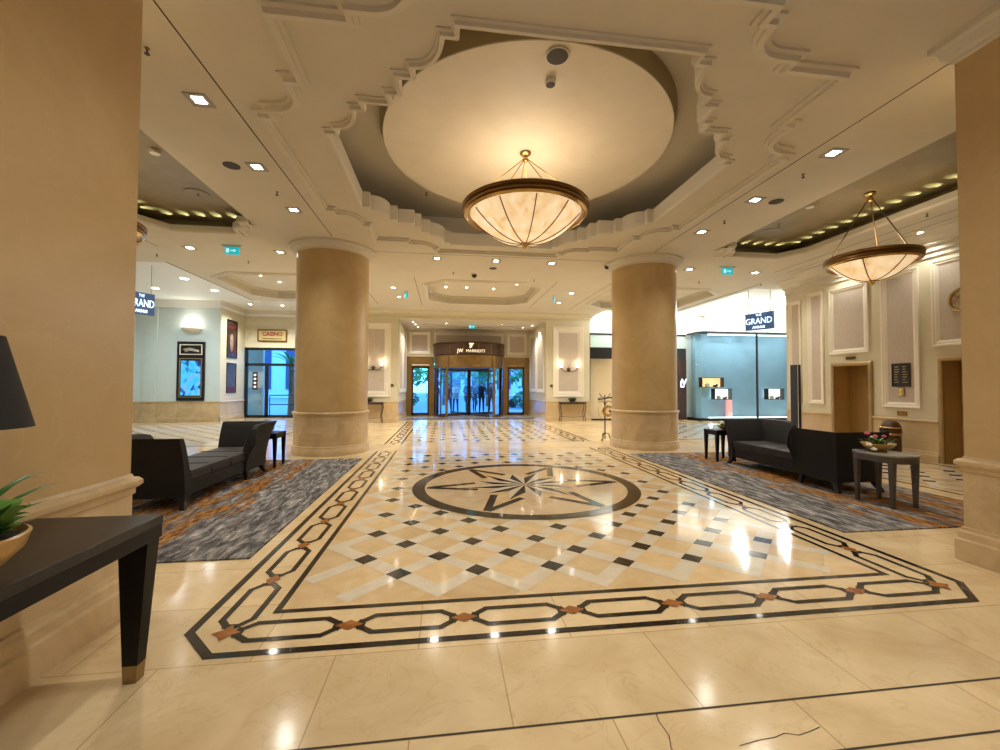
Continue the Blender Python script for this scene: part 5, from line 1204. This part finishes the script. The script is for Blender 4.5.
for x, l in ((-3.6, 'low clipped bush outside the side door, console table side'), (4.0, 'low clipped bush outside the side door, lift side')):
    t = thing('bush', (x, 27.5, 0), l, 'bush'); m = MB(); rnd = random.Random(3)
    for k in range(260):
        p = Vector((rnd.gauss(0, 1), rnd.gauss(0, 1), rnd.gauss(0, 1))).normalized(); c = Vector((p.x * .7, p.y * .5, .62 + p.z * .5)); u = Vector((rnd.gauss(0, 1), rnd.gauss(0, 1), rnd.gauss(0, 1))).normalized(); v = u.cross(p + Vector((0, 0, .01))).normalized(); s = .13
        m.add([c - u * s, c + v * s * .6, c + u * s, c - v * s * .6], [(0, 1, 2, 3)], 'hedge_leaf')
    m.build('leaves', t); m = MB(); m.tube([(0, 0, 0), (0, 0, .5)], .05, 'bark'); m.build('stem', t)
W = MB(); W.box((-10.9, 21.5, 0), (-9.85, 21.7, 4.0), 'pale_render'); struct(W, 'wall_outside', 'pale rendered wall outside the glazed side exit', 'wall')
# palm trunk and railing beyond the side exit
t = thing('palm_tree', (-8.95, 22.6, 0), 'slim palm tree standing outside the glazed side exit', 'tree'); m = MB(); m.tube([(0, 0, 0), (.03, 0, 1.2), (0, 0, 2.6)], [.15, .13, .12], 'bark', n=10)
for k in range(12): m.lathe([(.135, 0), (.155, .03), (.135, .06)], 'bark', n=10, c=(.01, 0, .2 + k * .2))
m.build('trunk', t); m = MB()
for k in range(11):
    a = k * .571; blade(m, (0, 0, 2.6), (math.cos(a), math.sin(a), 0), 1.0, .08, .35 + .1 * (k % 3), 'tree_leaf')
m.build('fronds', t)
t = thing('railing', (-7.2, 21.95, 0), 'metal handrail outside the glazed side exit', 'railing')
for z in (.55, 1.0): m = MB(); m.tube([(-2.5, 0, z), (3.0, 0, z)], .025, 'frame_black'); m.build('rail', t)
for k in range(6): m = MB(); m.tube([(-2.5 + k * 1.1, 0, 0), (-2.5 + k * 1.1, 0, 1.0)], .022, 'frame_black'); m.build('post', t)
t = thing('office_building', (-16, 52, 0), 'pale blue building far outside the glazed side exit', 'building')
m = MB(); m.box((-11, 0, 0), (9, 8, 16), 'facade_pale'); m.build('wall', t); 
for k in range(6): m = MB(); m.box((-10 + k * 3.2, -.06, 1), (-8.4 + k * 3.2, .02, 14), 'sign_navy'); m.build('window', t)
t = thing('office_building', (7, 60, 0), 'pale building far behind the trees outside the revolving door', 'building')
m = MB(); m.box((-9, 0, 0), (14, 8, 9), 'facade_pale'); m.build('wall', t)
for k in range(6): m = MB(); m.box((-8 + k * 3.6, -.06, 1), (-6 + k * 3.6, .02, 8), 'sign_navy'); m.build('window', t)
# car glimpsed through the side door
t = thing('car', (4.7, 29.5, 0), 'pale car parked outside beyond the side door, lift side', 'car')
m = MB()
prof = [(-2.0, .35), (-2.05, .7), (-1.6, .85), (-.95, .92), (-.45, 1.38), (.75, 1.40), (1.35, .98), (1.95, .86), (2.05, .55), (2.0, .35)]
m.prism(prof, -.8, .8, 'car_paint', M=plane_M((0, 0, 0), (1, 0, 0), (0, 0, 1))); m.build('body', t, bevel=.06)
m = MB(); m.prism([(-.85, .95), (-.42, 1.32), (.70, 1.33), (1.15, .98)], .80, .815, 'frame_black', M=plane_M((0, 0, 0), (1, 0, 0), (0, 0, 1))); m.build('side_window', t)
for wx in (-1.25, 1.3):
    for wy in (-.74, .74): m = MB(); m.lathe([(.001, -.09), (.18, -.09), (.31, -.08), (.32, 0), (.31, .08), (.18, .09), (.001, .09)], 'black_metal', n=20, M=plane_M((wx, wy, .32), (1, 0, 0), (0, 0, 1))); m.build('wheel', t)

# ------------------------------------------------------------------ lights
def light(name, kind, loc, power, col, size=.1, rot=(0, 0, 0), **kw):
    d = bpy.data.lights.new(name, kind); d.energy = power; d.color = col
    if kind in ('POINT', 'SPOT'): d.shadow_soft_size = size
    if kind == 'SPOT': d.spot_size = kw.get('spot', 2.2); d.spot_blend = kw.get('blend', .6)
    if kind == 'AREA': d.shape = kw.get('shape', 'DISK'); d.size = size
    o = bpy.data.objects.new(name, d); o.location = loc; o.rotation_euler = rot; COL.objects.link(o); return o
WARM = (1.0, .975, .885); WARM2 = (1, .92, .76)
for x, y, z, kd in LAMPS:
    if kd in ('sq', 'behind'): light('downlight_lamp', 'SPOT', (x, y, z - .03), 140 if kd == 'sq' else 98, WARM, .07, spot=2.3, blend=.8)
    elif kd == 'cool': light('gallery_lamp', 'SPOT', (x, y, z - .03), 225, (.88, .97, 1), .1, spot=2.7, blend=.8)
    elif kd == 'mid': light('ceiling_lamp', 'SPOT', (x, y, z - .03), 330, WARM, .05, spot=2.3, blend=.8)
    elif kd == 'tiny': light('coffer_lamp', 'SPOT', (x, y, z - .03), 95, WARM, .03, spot=2.0, blend=.7)
light('chandelier_lamp', 'POINT', (0, YC, 4.34), 30, WARM2, .45)
for s in (1, -1):
    light('pendant_lamp', 'POINT', (s * 6.08, 6.34, 3.85), 12, WARM2, .2)
    # cove leds hidden behind the lip, washing the bronze bay ceiling
    pts = [(s * (5.42 + .30 * k), YC + 2.88, 0, -1) for k in range(5)] + [(s * 7.12, YC + 2.42 - .31 * k, -s, 0) for k in range(16)]
    for x, y, ux, uy in pts:
        q = Vector((ux * .8, uy * .8, .62)).to_track_quat('-Z', 'Y').to_euler()
        light('cove_led', 'SPOT', (x, y, 4.66), 24, (.88, .98, .66), .004, rot=q, spot=.60, blend=.9)
for s, x in ((1, 4.12), (-1, -4.12)):
    for k in (-1, 1): light('sconce_lamp', 'POINT', (x + k * .36, YE - .14, 2.50), 2.2, (1, .85, .6), .05)
light('bowl_sconce_lamp', 'POINT', (-11.36, 18.3, 3.98), 14, (1, .95, .85), .1)
for y in (7.2, 9.0): light('wall_washer_lamp', 'SPOT', (8.2, y, HC - .05), 60, WARM, .04, spot=2.0, blend=.8)
# strip lights in the shop window and over the bulkhead
for x in (10.4, 11.6, 12.8, 14.0): light('shop_top_lamp', 'POINT', (x, SY + .22, 3.6), 3, (.85, .97, 1), .08); light('shop_foot_lamp', 'POINT', (x, SY + .22, .25), 1.6, (.85, .97, 1), .06)
for x, y in ((6.5, 17.3), (8.5, 17.3), (10.5, 15.6), (12.5, 15.6)): light('bulkhead_lamp', 'POINT', (x, y, 4.72), 110, (1, .98, .92), .2)
light('shop_inner_lamp', 'POINT', (7, 18.2, 2.6), 60, (1, .85, .6), .15)
light('door_soffit_lamp', 'POINT', (0, 20.2, 2.6), 10, (1, .78, .4), .1)

w = bpy.data.worlds.new('sky'); sc.world = w; w.use_nodes = True
bg = w.node_tree.nodes['Background']; bg.inputs[0].default_value = (.10, .38, 1.0, 1); bg.inputs[1].default_value = 7.0

# ------------------------------------------------------------------ camera and view
f_px, yaw, pit, rol = 421.86, .12993, .025615, .0033
cd = bpy.data.cameras.new('camera'); cam = bpy.data.objects.new('camera', cd); COL.objects.link(cam); sc.camera = cam
cd.sensor_fit = 'HORIZONTAL'; cd.sensor_width = 36; cd.lens = f_px / 1000 * 36; cd.clip_start = .05; cd.clip_end = 300
cam.matrix_world = Matrix.Translation((-1.21, 0, 1.5)) @ Matrix.Rotation(-yaw, 4, 'Z') @ Matrix.Rotation(PI / 2 + pit, 4, 'X') @ Matrix.Rotation(rol, 4, 'Z')
sc.view_settings.view_transform = 'Standard'; sc.view_settings.look = 'None'; sc.view_settings.exposure = 0.09; sc.view_settings.gamma = 1; sc.view_settings.use_curve_mapping = False
sc.cycles.use_denoising = True; sc.cycles.max_bounces = 8; sc.cycles.diffuse_bounces = 5; sc.cycles.glossy_bounces = 4; sc.cycles.transparent_max_bounces = 12; sc.cycles.sample_clamp_indirect = 6; sc.cycles.caustics_reflective = False; sc.cycles.caustics_refractive = False
